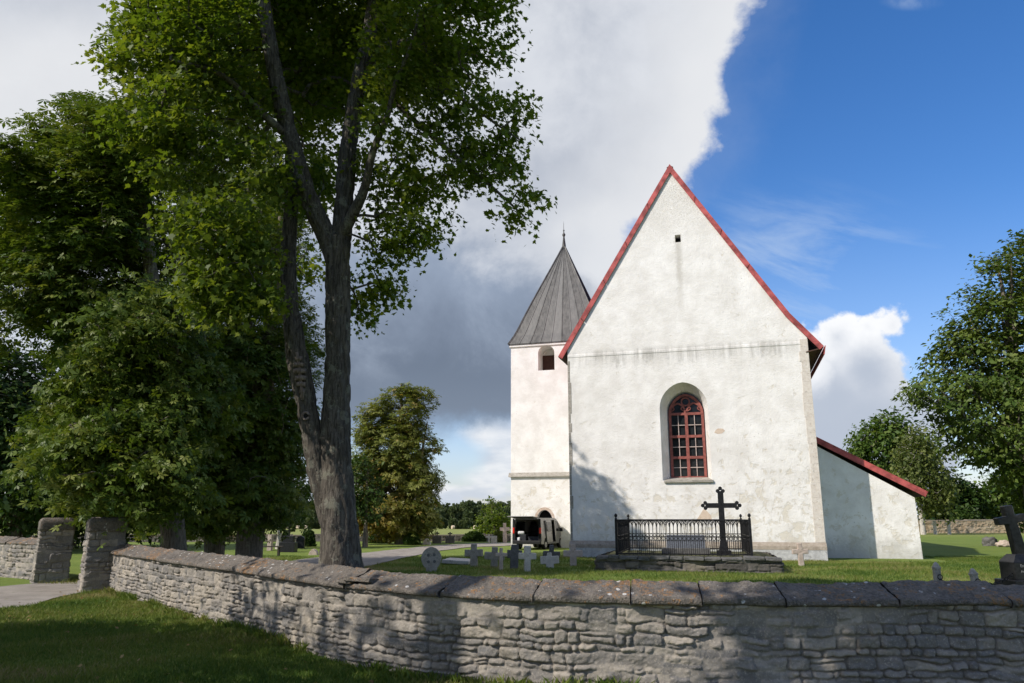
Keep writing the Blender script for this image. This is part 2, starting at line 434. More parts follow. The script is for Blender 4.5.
def m_coping():
    m, T, p, oc = material("coping_concrete", 0.95)
    n = T.noise(oc, 3.0, 6, 0.65); n2 = T.noise(oc, 45, 4, 0.7); n3 = T.noise(oc, 12, 5, 0.65)
    peb = T.voro(oc, 42, 'F1', 1.0, 'Color')
    col = T.mix(T.ss(n, 0.3, 0.7), (0.088, 0.078, 0.066), (0.165, 0.147, 0.126))
    col = T.mix(0.35, col, T.mix(T.sep(peb)[0], (0.05, 0.046, 0.04), (0.28, 0.245, 0.21)))
    col = T.mix(T.m('MULTIPLY', T.ss(n3, 0.55, 0.75), 0.6), col, (0.075, 0.07, 0.065))
    # orange lichen in colonies, white lichen dots
    oz = T.ss(T.m('ADD', T.noise(oc, 0.9, 3, 0.5), T.m('MULTIPLY', T.m('SUBTRACT', n3, 0.5), 1.5)), 0.585, 0.70)
    col = T.mix(T.m('MULTIPLY', oz, T.m('MULTIPLY', T.ss(n2, 0.38, 0.6), 0.85)), col, (0.31, 0.155, 0.05))
    wd = T.voro(T.mapping(oc, (1, 1, 1), (3.1, 1.7, 0)), 7.5)
    wd = T.m('MULTIPLY', T.ss(T.m('ADD', wd, T.m('MULTIPLY', n2, 0.15)), 0.27, 0.23), T.ss(T.m('ADD', T.noise(oc, 1.1, 3), T.m('MULTIPLY', T.m('SUBTRACT', n3, 0.5), 0.5)), 0.47, 0.56))
    col = T.mix(T.m('MULTIPLY', wd, 0.85), col, (0.56, 0.55, 0.52))
    wd2 = T.m('MULTIPLY', T.ss(T.voro(oc, 19.0), 0.16, 0.12), T.ss(n3, 0.5, 0.6))
    col = T.mix(T.m('MULTIPLY', wd2, 0.7), col, (0.45, 0.44, 0.40))
    T.l.new(col, p.inputs['Base Color'])
    h = T.m('ADD', T.m('MULTIPLY', T.voro(oc, 42), 0.6), T.m('ADD', n3, T.m('MULTIPLY', n2, 0.6)))
    T.l.new(T.bump(h, 0.9, 0.022), p.inputs['Normal'])
    return m
def m_grass_ground():
    m, T, p, oc = material("lawn", 0.95)
    n1 = T.noise(oc, 0.35, 5, 0.6); n2 = T.noise(oc, 3.0, 6, 0.7); n3 = T.noise(T.mapping(oc, (1, 1, 1)), 22, 4, 0.7)
    col = T.mix(T.ss(n1, 0.3, 0.7), (0.120, 0.180, 0.026), (0.175, 0.225, 0.038))
    col = T.mix(T.m('MULTIPLY', T.ss(n2, 0.45, 0.75), 0.5), col, (0.22, 0.235, 0.055))
    col = T.mix(T.m('MULTIPLY', T.ss(n3, 0.4, 0.75), 0.6), col, (0.065, 0.110, 0.014))
    x, y, z = T.sep(oc)
    far = T.ss(y, 75, 95)
    field = T.mix(T.noise(T.mapping(oc, (0.05, 0.3, 1)), 1.0, 4), (0.17, 0.21, 0.045), (0.24, 0.25, 0.07))
    col = T.mix(far, col, field)
    T.l.new(col, p.inputs['Base Color'])
    h = T.m('ADD', T.m('MULTIPLY', n3, 0.7), n2)
    T.l.new(T.bump(h, 0.9, 0.06), p.inputs['Normal'])
    return m
def m_blade():
    m, T, p, oc = material("grass_blade", 0.6)
    v = attr(T, 'var')
    col = T.ramp(v, [(0.0, (0.062, 0.125, 0.016)), (0.55, (0.135, 0.190, 0.028)), (0.85, (0.215, 0.23, 0.048)), (1.0, (0.30, 0.26, 0.11))])
    T.l.new(col, p.inputs['Base Color'])
    tr = T.node('ShaderNodeBsdfTranslucent'); T.l.new(col, tr.inputs[0])
    mx = T.node('ShaderNodeMixShader'); mx.inputs[0].default_value = 0.42
    T.l.new(p.outputs[0], mx.inputs[1]); T.l.new(tr.outputs[0], mx.inputs[2])
    T.l.new(mx.outputs[0], T.n['Material Output'].inputs[0])
    return m
def m_leaf(name, c0, c1, c2, trans=0.35, brown=None):
    m, T, p, oc = material(name, 0.5)
    v = attr(T, 'var')
    col = T.ramp(v, [(0.0, c0), (0.55, c1), (1.0, c2)])
    if brown:
        col = T.mix(attr(T, 'brown'), col, brown)
    T.l.new(col, p.inputs['Base Color'])
    p.inputs['Specular IOR Level'].default_value = 0.25
    tr = T.node('ShaderNodeBsdfTranslucent')
    T.l.new(T.mix(0.0, T.mix(1.0, col, (1.25, 1.25, 0.55), 'MULTIPLY'), (0, 0, 0)), tr.inputs[0])
    mx = T.node('ShaderNodeMixShader'); mx.inputs[0].default_value = trans
    T.l.new(p.outputs[0], mx.inputs[1]); T.l.new(tr.outputs[0], mx.inputs[2])
    T.l.new(mx.outputs[0], T.n['Material Output'].inputs[0])
    return m
def m_bark(name, dark, light, lichen=None, scale=1.0):
    m, T, p, oc = material(name, 0.95)
    st = T.mapping(oc, (17 * scale, 17 * scale, 2.2 * scale))
    n = T.noise(st, 1.6, 6, 0.65, 0.5); n2 = T.noise(oc, 30 * scale, 4, 0.65); n3 = T.noise(oc, 4.5 * scale, 5, 0.65)
    col = T.mix(T.ss(n, 0.32, 0.66), dark, light)
    col = T.mix(T.m('MULTIPLY', T.ss(n2, 0.5, 0.7), 0.4), col, [c * 0.5 for c in dark])
    if lichen:
        col = T.mix(T.m('MULTIPLY', T.ss(T.m('ADD', n3, T.m('MULTIPLY', n2, 0.45)), 0.80, 0.86), 0.65), col, lichen)
    T.l.new(col, p.inputs['Base Color'])
    h = T.m('ADD', n, T.m('MULTIPLY', n2, 0.3))
    T.l.new(T.bump(h, 1.0, 0.04), p.inputs['Normal'])
    return m
def m_stone(name, c1, c2, lichen=(0.5, 0.5, 0.44)):
    m, T, p, oc = material(name, 0.9)
    n = T.noise(oc, 5, 6, 0.65); n2 = T.noise(oc, 24, 5, 0.65)
    col = T.mix(T.ss(n, 0.3, 0.7), c1, c2)
    col = T.mix(T.m('MULTIPLY', T.ss(n2, 0.55, 0.68), 0.6), col, lichen)
    col = T.mix(T.m('MULTIPLY', T.ss(T.noise(oc, 9, 5), 0.58, 0.7), 0.5), col, [c * 0.45 for c in c1])
    T.l.new(col, p.inputs['Base Color'])
    T.l.new(T.bump(T.m('ADD', n, n2), 0.8, 0.02), p.inputs['Normal'])
    return m
def m_roofmetal():
    m, T, p, oc = material("weathered_roof_sheet", 0.55)
    n = T.noise(T.mapping(oc, (2.5, 2.5, 0.35)), 2.0, 6, 0.65); n2 = T.noise(oc, 6, 5, 0.6)
    col = T.mix(T.ss(n, 0.3, 0.7), (0.060, 0.060, 0.058), (0.125, 0.123, 0.116))
    col = T.mix(T.m('MULTIPLY', T.ss(n2, 0.5, 0.75), 0.35), col, (0.17, 0.165, 0.15))
    v = attr(T, 'var')
    col = T.mix(T.m('MULTIPLY', v, 0.35), col, (0.21, 0.21, 0.20))
    T.l.new(col, p.inputs['Base Color']); p.inputs['Metallic'].default_value = 0.25
    T.l.new(T.bump(n2, 0.2, 0.02), p.inputs['Normal'])
    return m
def m_gravel():
    m, T, p, oc = material("gravel", 0.95)
    n = T.noise(oc, 1.2, 5, 0.6); n2 = T.noise(oc, 60, 3, 0.7)
    col = T.mix(T.ss(n, 0.3, 0.7), (0.23, 0.205, 0.18), (0.34, 0.31, 0.275))
    col = T.mix(T.m('MULTIPLY', T.ss(n2, 0.4, 0.7), 0.5), col, (0.13, 0.118, 0.105))
    gp = T.ss(T.noise(oc, 2.6, 5, 0.65), 0.60, 0.70)
    col = T.mix(T.m('MULTIPLY', gp, 0.6), col, (0.12, 0.14, 0.04))
    T.l.new(col, p.inputs['Base Color'])
    T.l.new(T.bump(n2, 0.8, 0.015), p.inputs['Normal'])
    return m
M = {}
M['plaster'] = m_plaster()
M['wall'] = m_rubble("limestone_rubble", (0.145, 0.142, 0.138), (0.235, 0.215, 0.188), (0.365, 0.325, 0.27), (0.13, 0.115, 0.095))
M['darkwall'] = m_rubble("dark_rubble", (0.060, 0.056, 0.05), (0.105, 0.098, 0.086), (0.17, 0.155, 0.14), (0.045, 0.042, 0.035))  # the far wall's shadow side is put into this darker stone colour
M['ochre_wall'] = m_rubble("ochre_rubble", (0.36, 0.26, 0.16), (0.50, 0.38, 0.24), (0.60, 0.50, 0.36))
M['coping'] = m_coping()
M['lawn'] = m_grass_ground()
M['blade'] = m_blade()
M['gravel'] = m_gravel()
M['red'] = simple("red_roof_paint", (0.40, 0.088, 0.082), 0.65, 0, 0.32, 2.2)
M['redwood'] = simple("red_window_wood", (0.27, 0.085, 0.068), 0.65, 0, 0.2, 6)
M['bar'] = simple("pale_glazing_bar", (0.50, 0.40, 0.36), 0.6)
M['under'] = simple("dark_soffit_timber", (0.10, 0.055, 0.04), 0.8)
M['glass'] = simple("old_dark_glass", (0.018, 0.020, 0.022), 0.12, 0, 0.3, 3)
M['dark'] = simple("dark_opening", (0.012, 0.011, 0.010), 0.9)
M['quoin'] = m_stone("dolomite_quoin", (0.58, 0.52, 0.45), (0.69, 0.645, 0.58), (0.66, 0.62, 0.55))
M['plinth_grey'] = m_stone("grey_plinth_render", (0.36, 0.36, 0.36), (0.52, 0.52, 0.51), (0.6, 0.6, 0.58))
M['plinth_brown'] = m_stone("brown_plinth_stone", (0.27, 0.225, 0.175), (0.38, 0.33, 0.27), (0.45, 0.41, 0.35))
M['ledge'] = m_stone("weathered_ledge", (0.27, 0.25, 0.21), (0.42, 0.39, 0.34), (0.55, 0.52, 0.46))
M['brick'] = m_stone("soft_red_brick", (0.42, 0.30, 0.22), (0.60, 0.50, 0.41), (0.70, 0.66, 0.6))
M['patch'] = m_stone("bare_old_plaster", (0.60, 0.47, 0.36), (0.68, 0.56, 0.45), (0.7, 0.64, 0.55))
M['roofmetal'] = m_roofmetal()
M['louvre'] = simple('dark_red_brown_boards', (0.075, 0.035, 0.025), 0.8)
M['iron'] = simple("black_iron", (0.018, 0.018, 0.019), 0.5, 0.3, 0.4, 10)
M['grey_stone'] = m_stone("grey_gravestone", (0.26, 0.235, 0.195), (0.39, 0.355, 0.30))
M['dark_stone'] = m_stone("dark_gravestone", (0.085, 0.083, 0.08), (0.15, 0.147, 0.14), (0.22, 0.22, 0.2))
M['pale_stone'] = m_stone("pale_gravestone", (0.46, 0.42, 0.37), (0.62, 0.575, 0.52), (0.58, 0.56, 0.52))
M['pink_stone'] = m_stone("pinkish_dolomite", (0.40, 0.32, 0.26), (0.54, 0.45, 0.38), (0.5, 0.46, 0.4))
M['earth'] = simple('dark_mossy_earth', (0.075, 0.075, 0.03), 0.95, 0, 0.5, 4, 0.6)
M['black_stone'] = simple("black_granite", (0.022, 0.022, 0.023), 0.35, 0, 0.3, 14)
M['slate'] = simple("blue_grey_granite", (0.10, 0.11, 0.125), 0.4, 0, 0.25, 20)
M['lettering'] = simple("worn_pale_lettering", (0.30, 0.30, 0.29), 0.7)
M['van'] = simple("silver_grey_paint", (0.20, 0.198, 0.195), 0.3, 0.55, 0.05, 2)
M['vangrey'] = simple('dark_grey_paint', (0.07, 0.07, 0.075), 0.35, 0.3, 0.05, 2)
M['vandark'] = simple("black_plastic_cabin_shade", (0.010, 0.010, 0.011), 0.6)  # also colours the van interior, as dark as its shade
M['tyre'] = simple("tyre_rubber", (0.015, 0.015, 0.015), 0.85)
M['rim'] = simple("alloy_rim", (0.35, 0.35, 0.36), 0.35, 0.7)
M['tail'] = simple("red_tail_lamp", (0.55, 0.03, 0.02), 0.2)
M['white'] = simple("white_cloth", (0.72, 0.72, 0.74), 0.7)
M['cargo'] = simple("shade_dark_cargo", (0.02, 0.022, 0.028), 0.7)  # seat and cases darkened, the shade inside the van put into their colour
M['wood'] = simple("weathered_bench_wood", (0.06, 0.05, 0.04), 0.8)
M['yellow'] = simple("faded_yellow_sign", (0.55, 0.42, 0.05), 0.6)
M['bale'] = simple("pale_straw_bale", (0.62, 0.50, 0.36), 0.9)
M['maple_bark'] = m_bark("maple_bark", (0.038, 0.032, 0.026), (0.135, 0.119, 0.098), (0.20, 0.20, 0.155))
M['scar_wood'] = m_bark("bare_scar_wood", (0.14, 0.105, 0.085), (0.27, 0.22, 0.19))
M['bark'] = m_bark("chestnut_bark", (0.075, 0.062, 0.048), (0.21, 0.18, 0.14), (0.26, 0.26, 0.18), 0.7)
M['birch_bark'] = m_bark("pale_birch_bark", (0.30, 0.27, 0.23), (0.62, 0.58, 0.52), None, 0.6)
M['maple_leaf'] = m_leaf("maple_leaf", (0.055, 0.098, 0.011), (0.115, 0.168, 0.017), (0.195, 0.230, 0.030), 0.45)
M['chestnut_leaf'] = m_leaf("chestnut_leaf", (0.045, 0.085, 0.010), (0.105, 0.155, 0.020), (0.19, 0.215, 0.045), 0.30)
M['rust_leaf'] = m_leaf("rusty_chestnut_leaf", (0.085, 0.115, 0.020), (0.165, 0.190, 0.038), (0.25, 0.255, 0.075), 0.3, (0.42, 0.22, 0.06))
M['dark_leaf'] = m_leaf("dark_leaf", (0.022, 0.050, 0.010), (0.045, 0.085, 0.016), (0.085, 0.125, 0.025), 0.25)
M['mid_leaf'] = m_leaf("mid_leaf", (0.040, 0.082, 0.014), (0.080, 0.135, 0.022), (0.14, 0.185, 0.04), 0.3)
M['hazy_far_leaf'] = m_leaf('hazy_far_leaf', (0.055, 0.080, 0.032), (0.090, 0.122, 0.050), (0.140, 0.170, 0.075), 0.25)  # lighter and greyer, distance haze put into the leaf colour
M['ash_leaf'] = m_leaf('ash_leaf', (0.045, 0.085, 0.014), (0.100, 0.150, 0.028), (0.175, 0.215, 0.05), 0.28)
M['dry_leaf'] = m_leaf('dry_leaf', (0.16, 0.085, 0.03), (0.26, 0.16, 0.06), (0.36, 0.28, 0.10), 0.15)
M['birch_leaf'] = m_leaf("birch_leaf", (0.060, 0.090, 0.020), (0.11, 0.14, 0.035), (0.18, 0.20, 0.06), 0.35)

# ------------------------------------------------------------------ ground
def ground_z(x, y):
    x = np.asarray(x, float); y = np.asarray(y, float)
    k = np.clip((30 - x) / 30.0, 0, 1)
    z = -0.011 * np.clip(y - 66, 0, 500) * k
    z = z - 0.004 * np.clip(y - 110, 0, 400) * (1 - k)
    near = np.clip((80 - y) / 30, 0, 1)
    z = z + 0.05 * vnoise(x * 0.22, y * 0.22, s=5) * near + 0.022 * vnoise(x * 1.3, y * 1.3, s=9) * near
    return z
def gz(x, y): return float(ground_z(np.array([x]), np.array([y]))[0])
def spaced(lo, hi, dense_lo, dense_hi, step, growth=1.16):
    a = list(np.arange(dense_lo, dense_hi + 1e-6, step)); s = step
    while a[-1] < hi: s *= growth; a.append(a[-1] + s)
    s = step
    while a[0] > lo: s *= growth; a.insert(0, a[0] - s)
    return np.array(a)
def grid_faces(nu, nv, closed=False):
    i = np.arange(nu if closed else nu - 1)[:, None]; j = np.arange(nv - 1)[None, :]
    a = i * nv + j; b = ((i + 1) % nu) * nv + j
    return np.stack([a, b, b + 1, a + 1], -1).reshape(-1, 4)
gx = spaced(-2500, 2500, -24, 24, 0.5); gy = spaced(-400, 5000, 4, 66, 0.5)
GX, GY = np.meshgrid(gx, gy, indexing='ij')
go = mesh_obj('ground', np.stack([GX, GY, ground_z(GX, GY)], -1).reshape(-1, 3), grid_faces(len(gx), len(gy)), M['lawn'], smooth=True)
set_props(go, kind='structure')

def ribbon(name, a, b, lift, mat, n=10):
    """a sheet between two pixel edges (left-to-right lists), laid on the ground"""
    A = np.array([at(*p) for p in a]); Bq = np.array([at(*p) for p in b])
    def rs(P, m):
        d = np.r_[0, np.cumsum(np.linalg.norm(np.diff(P, axis=0), axis=1))]
        t = np.linspace(0, d[-1], m); return np.stack([np.interp(t, d, P[:, k]) for k in (0, 1)], -1)
    m = 70; A = rs(A, m); Bq = rs(Bq, m)
    t = np.linspace(0, 1, n)[None, :, None]
    P = A[:, None, :] * (1 - t) + Bq[:, None, :] * t
    wob = 0.12 * vnoise(P[..., 0] * 1.7, P[..., 1] * 1.7, s=3)
    P[:, 0, 1] += wob[:, 0]; P[:, -1, 1] += wob[:, -1]
    Z = ground_z(P[..., 0], P[..., 1]) + lift
    return mesh_obj(name, np.concatenate([P, Z[..., None]], -1).reshape(-1, 3), grid_faces(m, n), mat, smooth=True)
p1 = ribbon('gravel_path', [(262, 566), (300, 559.5), (340, 555.6), (365, 553.2), (400, 549.4), (440, 545.6), (470, 543.8), (520, 542.6)],
            [(240, 586), (300, 577), (345, 570.5), (372, 565.5), (398, 559.3), (430, 552.5), (465, 547.6), (522, 545.2)], 0.03, M['gravel'])
set_props(p1, kind='structure')
p2 = ribbon('entrance_path', [(-120, 596), (-30, 589.5), (0, 587), (39, 584), (84, 582.5), (110, 578)], [(-150, 632), (-40, 612.5), (0, 608.6), (29, 606.5), (54, 598.5), (84, 592), (112, 584)], 0.03, M['gravel'])
set_props(p2, kind='structure')

# ------------------------------------------------------------------ rubble masonry
def smooth_path(P, step):
    P = np.asarray(P, float)
    for _ in range(3):
        Q = [P[0]]
        for i in range(len(P) - 1):
            Q += [P[i] * 0.75 + P[i + 1] * 0.25, P[i] * 0.25 + P[i + 1] * 0.75]
        Q.append(P[-1]); P = np.array(Q)
    d = np.r_[0, np.cumsum(np.linalg.norm(np.diff(P, axis=0), axis=1))]
    t = np.arange(0, d[-1], step)
    return np.stack([np.interp(t, d, P[:, k]) for k in (0, 1)], -1), t
def path_normals(P, closed=False):
    if closed: T_ = np.roll(P, -1, 0) - np.roll(P, 1, 0)
    else: T_ = np.gradient(P, axis=0)
    T_ /= np.linalg.norm(T_, axis=1)[:, None] + 1e-9
    return np.stack([T_[:, 1], -T_[:, 0]], -1), T_
def masonry(S, Z, seed, sw=0.30, sh=0.125, relief=0.035, aniso=2.3, period=None):
    """coursed rubble over an (s, z) grid: displacement, stone value, joint distance"""
    rng = np.random.default_rng(seed)
    smin, smax = -0.6, S.max() + 0.6
    Sw = S + 0.040 * fbm(S * 3.1, Z * 5, o=3, s=seed) + 0.02 * vnoise(S * 16, Z * 16, s=seed + 1)
    Zw = Z + 0.034 * fbm(S * 3.3 + 9, Z * 3.0, o=3, s=seed + 7) + 0.07 * vnoise(S * 0.6, Z * 0.4, s=seed + 3) + 0.022 * vnoise(S * 13, Z * 13, s=seed + 2)
    if period:
        Sw = S + 0.02 * fbm(S * 3.1, Z * 5, o=3, s=seed) * np.sin(np.pi * S / period) ** 0.5
    zb = [Z.min() - 0.3]
    while zb[-1] < Z.max() + 0.3: zb.append(zb[-1] + sh * rng.choice([0.5, 0.75, 1.0, 1.3, 1.65], p=[.15, .25, .28, .2, .12]))
    zb = np.array(zb)
    ci = np.clip(np.searchsorted(zb, Zw) - 1, 0, len(zb) - 2)
    E_ = np.zeros_like(S); V = np.zeros_like(S); LA = np.zeros_like(S); LB = np.zeros_like(S); RR = np.zeros(S.shape + (3,))
    for c in range(len(zb) - 1):
        mk = ci == c
        if not mk.any(): continue
        h = zb[c + 1] - zb[c]
        js = [smin + rng.uniform(-sw, 0)] if not period else [0.0]
        lim = smax if not period else period - sw * 0.4
        while js[-1] < lim:
            js.append(js[-1] + sw * (0.6 + 0.4 * h / sh) * rng.choice([0.4, 0.65, 1.0, 1.4, 2.0], p=[.16, .26, .3, .18, .10]) * rng.uniform(0.85, 1.15))
        if period: js[-1] = period + 1e-3
        js = np.array(js); n = len(js)
        s_ = Sw[mk]; z_ = Zw[mk]
        k = np.clip(np.searchsorted(js, s_) - 1, 0, n - 2)
        x0, x1 = js[k], js[k + 1]; z0 = np.full_like(s_, zb[c]); z1 = np.full_like(s_, zb[c + 1])
        spl = rng.random(n) < (0.35 if h > sh else 0.08); fr = rng.uniform(0.3, 0.7, n)
        zm = z0 + h * fr[k] + 0.015 * np.sin(s_ * 9 + c)
        upr = z_ > zm
        z1 = np.where(spl[k] & ~upr, zm, z1); z0 = np.where(spl[k] & upr, zm, z0)
        rv = rng.random((n, 2, 4)); r = rv[k, (spl[k] & upr).astype(int)]
        dx = np.minimum(s_ - x0, x1 - s_); dz = np.minimum(z_ - z0, z1 - z_)
        rc = 0.035
        e = np.where((dx < rc) & (dz < rc), rc - np.sqrt((rc - dx).clip(0) ** 2 + (rc - dz).clip(0) ** 2), np.minimum(dx, dz))
        E_[mk] = e; V[mk] = r[:, 3]; RR[mk] = r[:, :3]
        LA[mk] = s_ - (x0 + x1) / 2; LB[mk] = z_ - (z0 + z1) / 2
    jw = 0.012 + 0.016 * np.clip(vnoise(S * 5, Z * 7, s=seed + 17) + 0.4, 0, 1)
    J = np.clip(E_ / jw, 0, 1); js_ = J * J * (3 - 2 * J)
    face = (RR[..., 0] - 0.45) * relief * 1.3 + LA * (RR[..., 1] - 0.5) * 0.26 + LB * (RR[..., 2] - 0.5) * 0.34
    rag = 0.024 * fbm(S * 9, Z * 13, o=4, s=seed + 11) + 0.018 * np.abs(fbm(S * 22, Z * 30, o=3, s=seed + 12))
    D = js_ * (relief + face + rag) - (1 - js_) * 0.018 + 0.03 * fbm(S * 1.6, Z * 1.6, o=2, s=seed + 13)
    fill = np.clip(fbm(S * 1.4, Z * 2.2, o=3, s=seed + 21) * 2.6 + 0.36, 0, 1)      # pointing left in some joints
    base = 0.03 * fbm(S * 1.6, Z * 1.6, o=2, s=seed + 13) + relief * 1.0 * fill - 0.02 * (1 - fill) + 0.006 * fbm(S * 30, Z * 30, o=2, s=seed + 31)
    filled = base > D
    D = np.maximum(D, base)
    return D, V, np.where(filled, np.maximum(J, 0.35 + 0.4 * fill), J)
def masonry_face(name, P, z0, z1, mat, parent, seed, dz=0.014, closed=False, period=None, batter=0.0, **kw):
    N, _ = path_normals(P, closed)
    d = np.r_[0, np.cumsum(np.linalg.norm(np.diff(P, axis=0), axis=1))]
    zs = np.arange(z0, z1 + 1e-6, dz)
    S, Z = np.meshgrid(d, zs, indexing='ij')
    D, V, J = masonry(S, Z, seed, period=period, **kw)
    D = D - batter * (Z - z0)
    X = P[:, 0][:, None] + N[:, 0][:, None] * D; Y = P[:, 1][:, None] + N[:, 1][:, None] * D
    return mesh_obj(name, np.stack([X, Y, Z], -1).reshape(-1, 3), grid_faces(len(d), len(zs), closed), mat, parent, smooth=False,
                    attrs={'var': V.ravel(), 'joint': J.ravel()})
def coping_slab(Pf, Nf, zb, zf, ridge, wtop, parent, seed, extra=0.0, zoff=0.0):
    """one slab: Pf is its front lower edge, gabled section, rough surfaces"""
    prof = [(-wtop, zb), (-wtop, zf), (-wtop * 0.78, zf + (ridge - zf) * 0.45), (-wtop * 0.5, ridge)]
    m = 16
    for i in range(1, m + 1):
        t = i / m; prof.append((-wtop * 0.5 * (1 - t), ridge + (zf - ridge) * t ** 0.92))
    prof += [(0.012, zf - 0.02), (0.012, zf - 0.055), (0.0, zb + 0.012), (-0.03, zb), (-0.25, zb)]
    prof = np.array(prof)
    n, k = len(Pf), len(prof)
    s = np.r_[0, np.cumsum(np.linalg.norm(np.diff(Pf, axis=0), axis=1))]
    X = Pf[:, 0][:, None] + Nf[:, 0][:, None] * prof[None, :, 0]; Y = Pf[:, 1][:, None] + Nf[:, 1][:, None] * prof[None, :, 0]
    Z = np.repeat(prof[None, :, 1], n, 0) + zoff
    S = np.repeat(s[:, None], k, 1)
    Q = np.repeat(prof[None, :, 0], n, 0)
    endf = np.minimum(S, s[-1] - S); rnd = np.clip(1 - endf / 0.03, 0, 1) ** 2 * 0.008
    dn = 0.05 * fbm(X * 2.2 + seed, Y * 2.2, Z * 2, 4, seed) + 0.026 * fbm(X * 18, Y * 18, Z * 18, 2, seed + 5)
    Z = Z + dn * (Z > zb + 0.03) - rnd + 0.02 * vnoise(S * 1.3 + seed * 7, S * 0, s=seed)
    ed = (0.045 * fbm(S * 4 + seed * 3, Z * 3, o=4, s=seed + 9) - 0.05 * np.clip(vnoise(S * 9 + seed, Z * 5, s=seed + 4) - 0.22, 0, 1)) * (Q > -0.05)
    X = X + Nf[:, 0][:, None] * ed; Y = Y + Nf[:, 1][:, None] * ed
    V = np.stack([X, Y, Z], -1).reshape(-1, 3)
    Fq = grid_faces(n, k, False)
    caps = [list(range(k))[::-1], list((n - 1) * k + np.arange(k))]
    wrap = [(i * k + k - 1, (i + 1) * k + k - 1, (i + 1) * k, i * k) for i in range(n - 1)]
    return mesh_obj('coping_slab', V, [tuple(f) for f in Fq] + wrap + caps, M['coping'], parent, smooth=True)

# long front wall: front lower edge of the coping, from the gate to beyond the right edge of the picture
edge_px = [(101, 553), (150, 560.5), (205, 568.7), (260, 576.5), (310, 584.5), (346, 590.5), (430, 598), (525, 602.6), (627, 605.2), (784, 607.5), (1024, 607.5)]
edge_pts = [at(px, py, 0.95) for px, py in edge_px]
edge_pts.append(edge_pts[-1] + np.array([3.5, 0.05])); edge_pts.append(edge_pts[-1] + np.array([4.5, 0.4]))
d0 = (edge_pts[0] - edge_pts[1]); d0 /= np.linalg.norm(d0)
edge_pts.insert(0, edge_pts[0] + d0 * 0.35)
EP, ES = smooth_path(edge_pts, 0.014)
EN, ET = path_normals(EP)
EN = -EN if (EN[0] @ np.array([-1, -1])) < 0 else EN
front = empty('boundary_wall', (0, 0, 0), 0, 'long grey limestone wall with lichen spotted coping across the foreground, right of the gate', 'stone wall', 'churchyard walls')
FP = EP - EN * 0.085
def oriented(P):  # masonry_face takes the normal (ty,-tx); flip the order when it points away from the viewer
    N, _ = path_normals(P); 
    return P if (N.mean(0) @ (-P.mean(0))) > 0 else P[::-1]
masonry_face('stonework', oriented(FP), -0.12, 0.975, M['wall'], front, 4, 0.0125, sw=0.225, sh=0.105, relief=0.026)
bk = EP[::20] - EN[::20] * 0.74
masonry_face('stonework', oriented(bk)[::-1], -0.12, 0.975, M['wall'], front, 6, 0.06, relief=0.02)
cuts_px = [90, 226, 345, 437, 532, 628, 700, 786, 900, 1010]
def edge_index(px):
    proj = np.array([(p_[0] / (p_[1] * math.cos(PITCH) + (0.95 - EYE) * math.sin(PITCH))) * F + 512 for p_ in EP[::8]])
    return int(np.argmin(np.abs(proj - px)) * 8)
cuts = [0] + [edge_index(c) for c in cuts_px[1:]] + [edge_index(1010) + 130, len(EP) - 1]
rngc = np.random.default_rng(3)
for i in range(len(cuts) - 1):
    a, b = cuts[i], cuts[i + 1]
    sl = np.unique(np.r_[np.arange(a, b - 1, 2), b - 1])
    left = i < 2
    coping_slab(EP[sl], EN[sl], 0.955, 1.035, 1.21 if left else 1.185, 0.80, front, 10 + i, zoff=float(rngc.uniform(-0.007, 0.007)))
# broken step in the coping behind the maple
kk = edge_index(338)
for q, (off, h, w) in enumerate([(0.0, 1.10, 0.5), (0.30, 1.06, 0.32)]):
    b_ = B(); i_ = kk + int(off / 0.014) * -1 + 30
    ang = math.atan2(ET[i_][1], ET[i_][0])
    b_.box((EP[i_][0] - EN[i_][0] * 0.12, EP[i_][1] - EN[i_][1] * 0.12, h - 0.02), (w, 0.34, 0.07), Matrix.Rotation(ang + 0.1, 3, 'Z') @ Matrix.Rotation(R(-9), 3, 'X'), 0.015)
    b_.build('loose_slab', M['coping'], front, rough=0.02, sub=2)

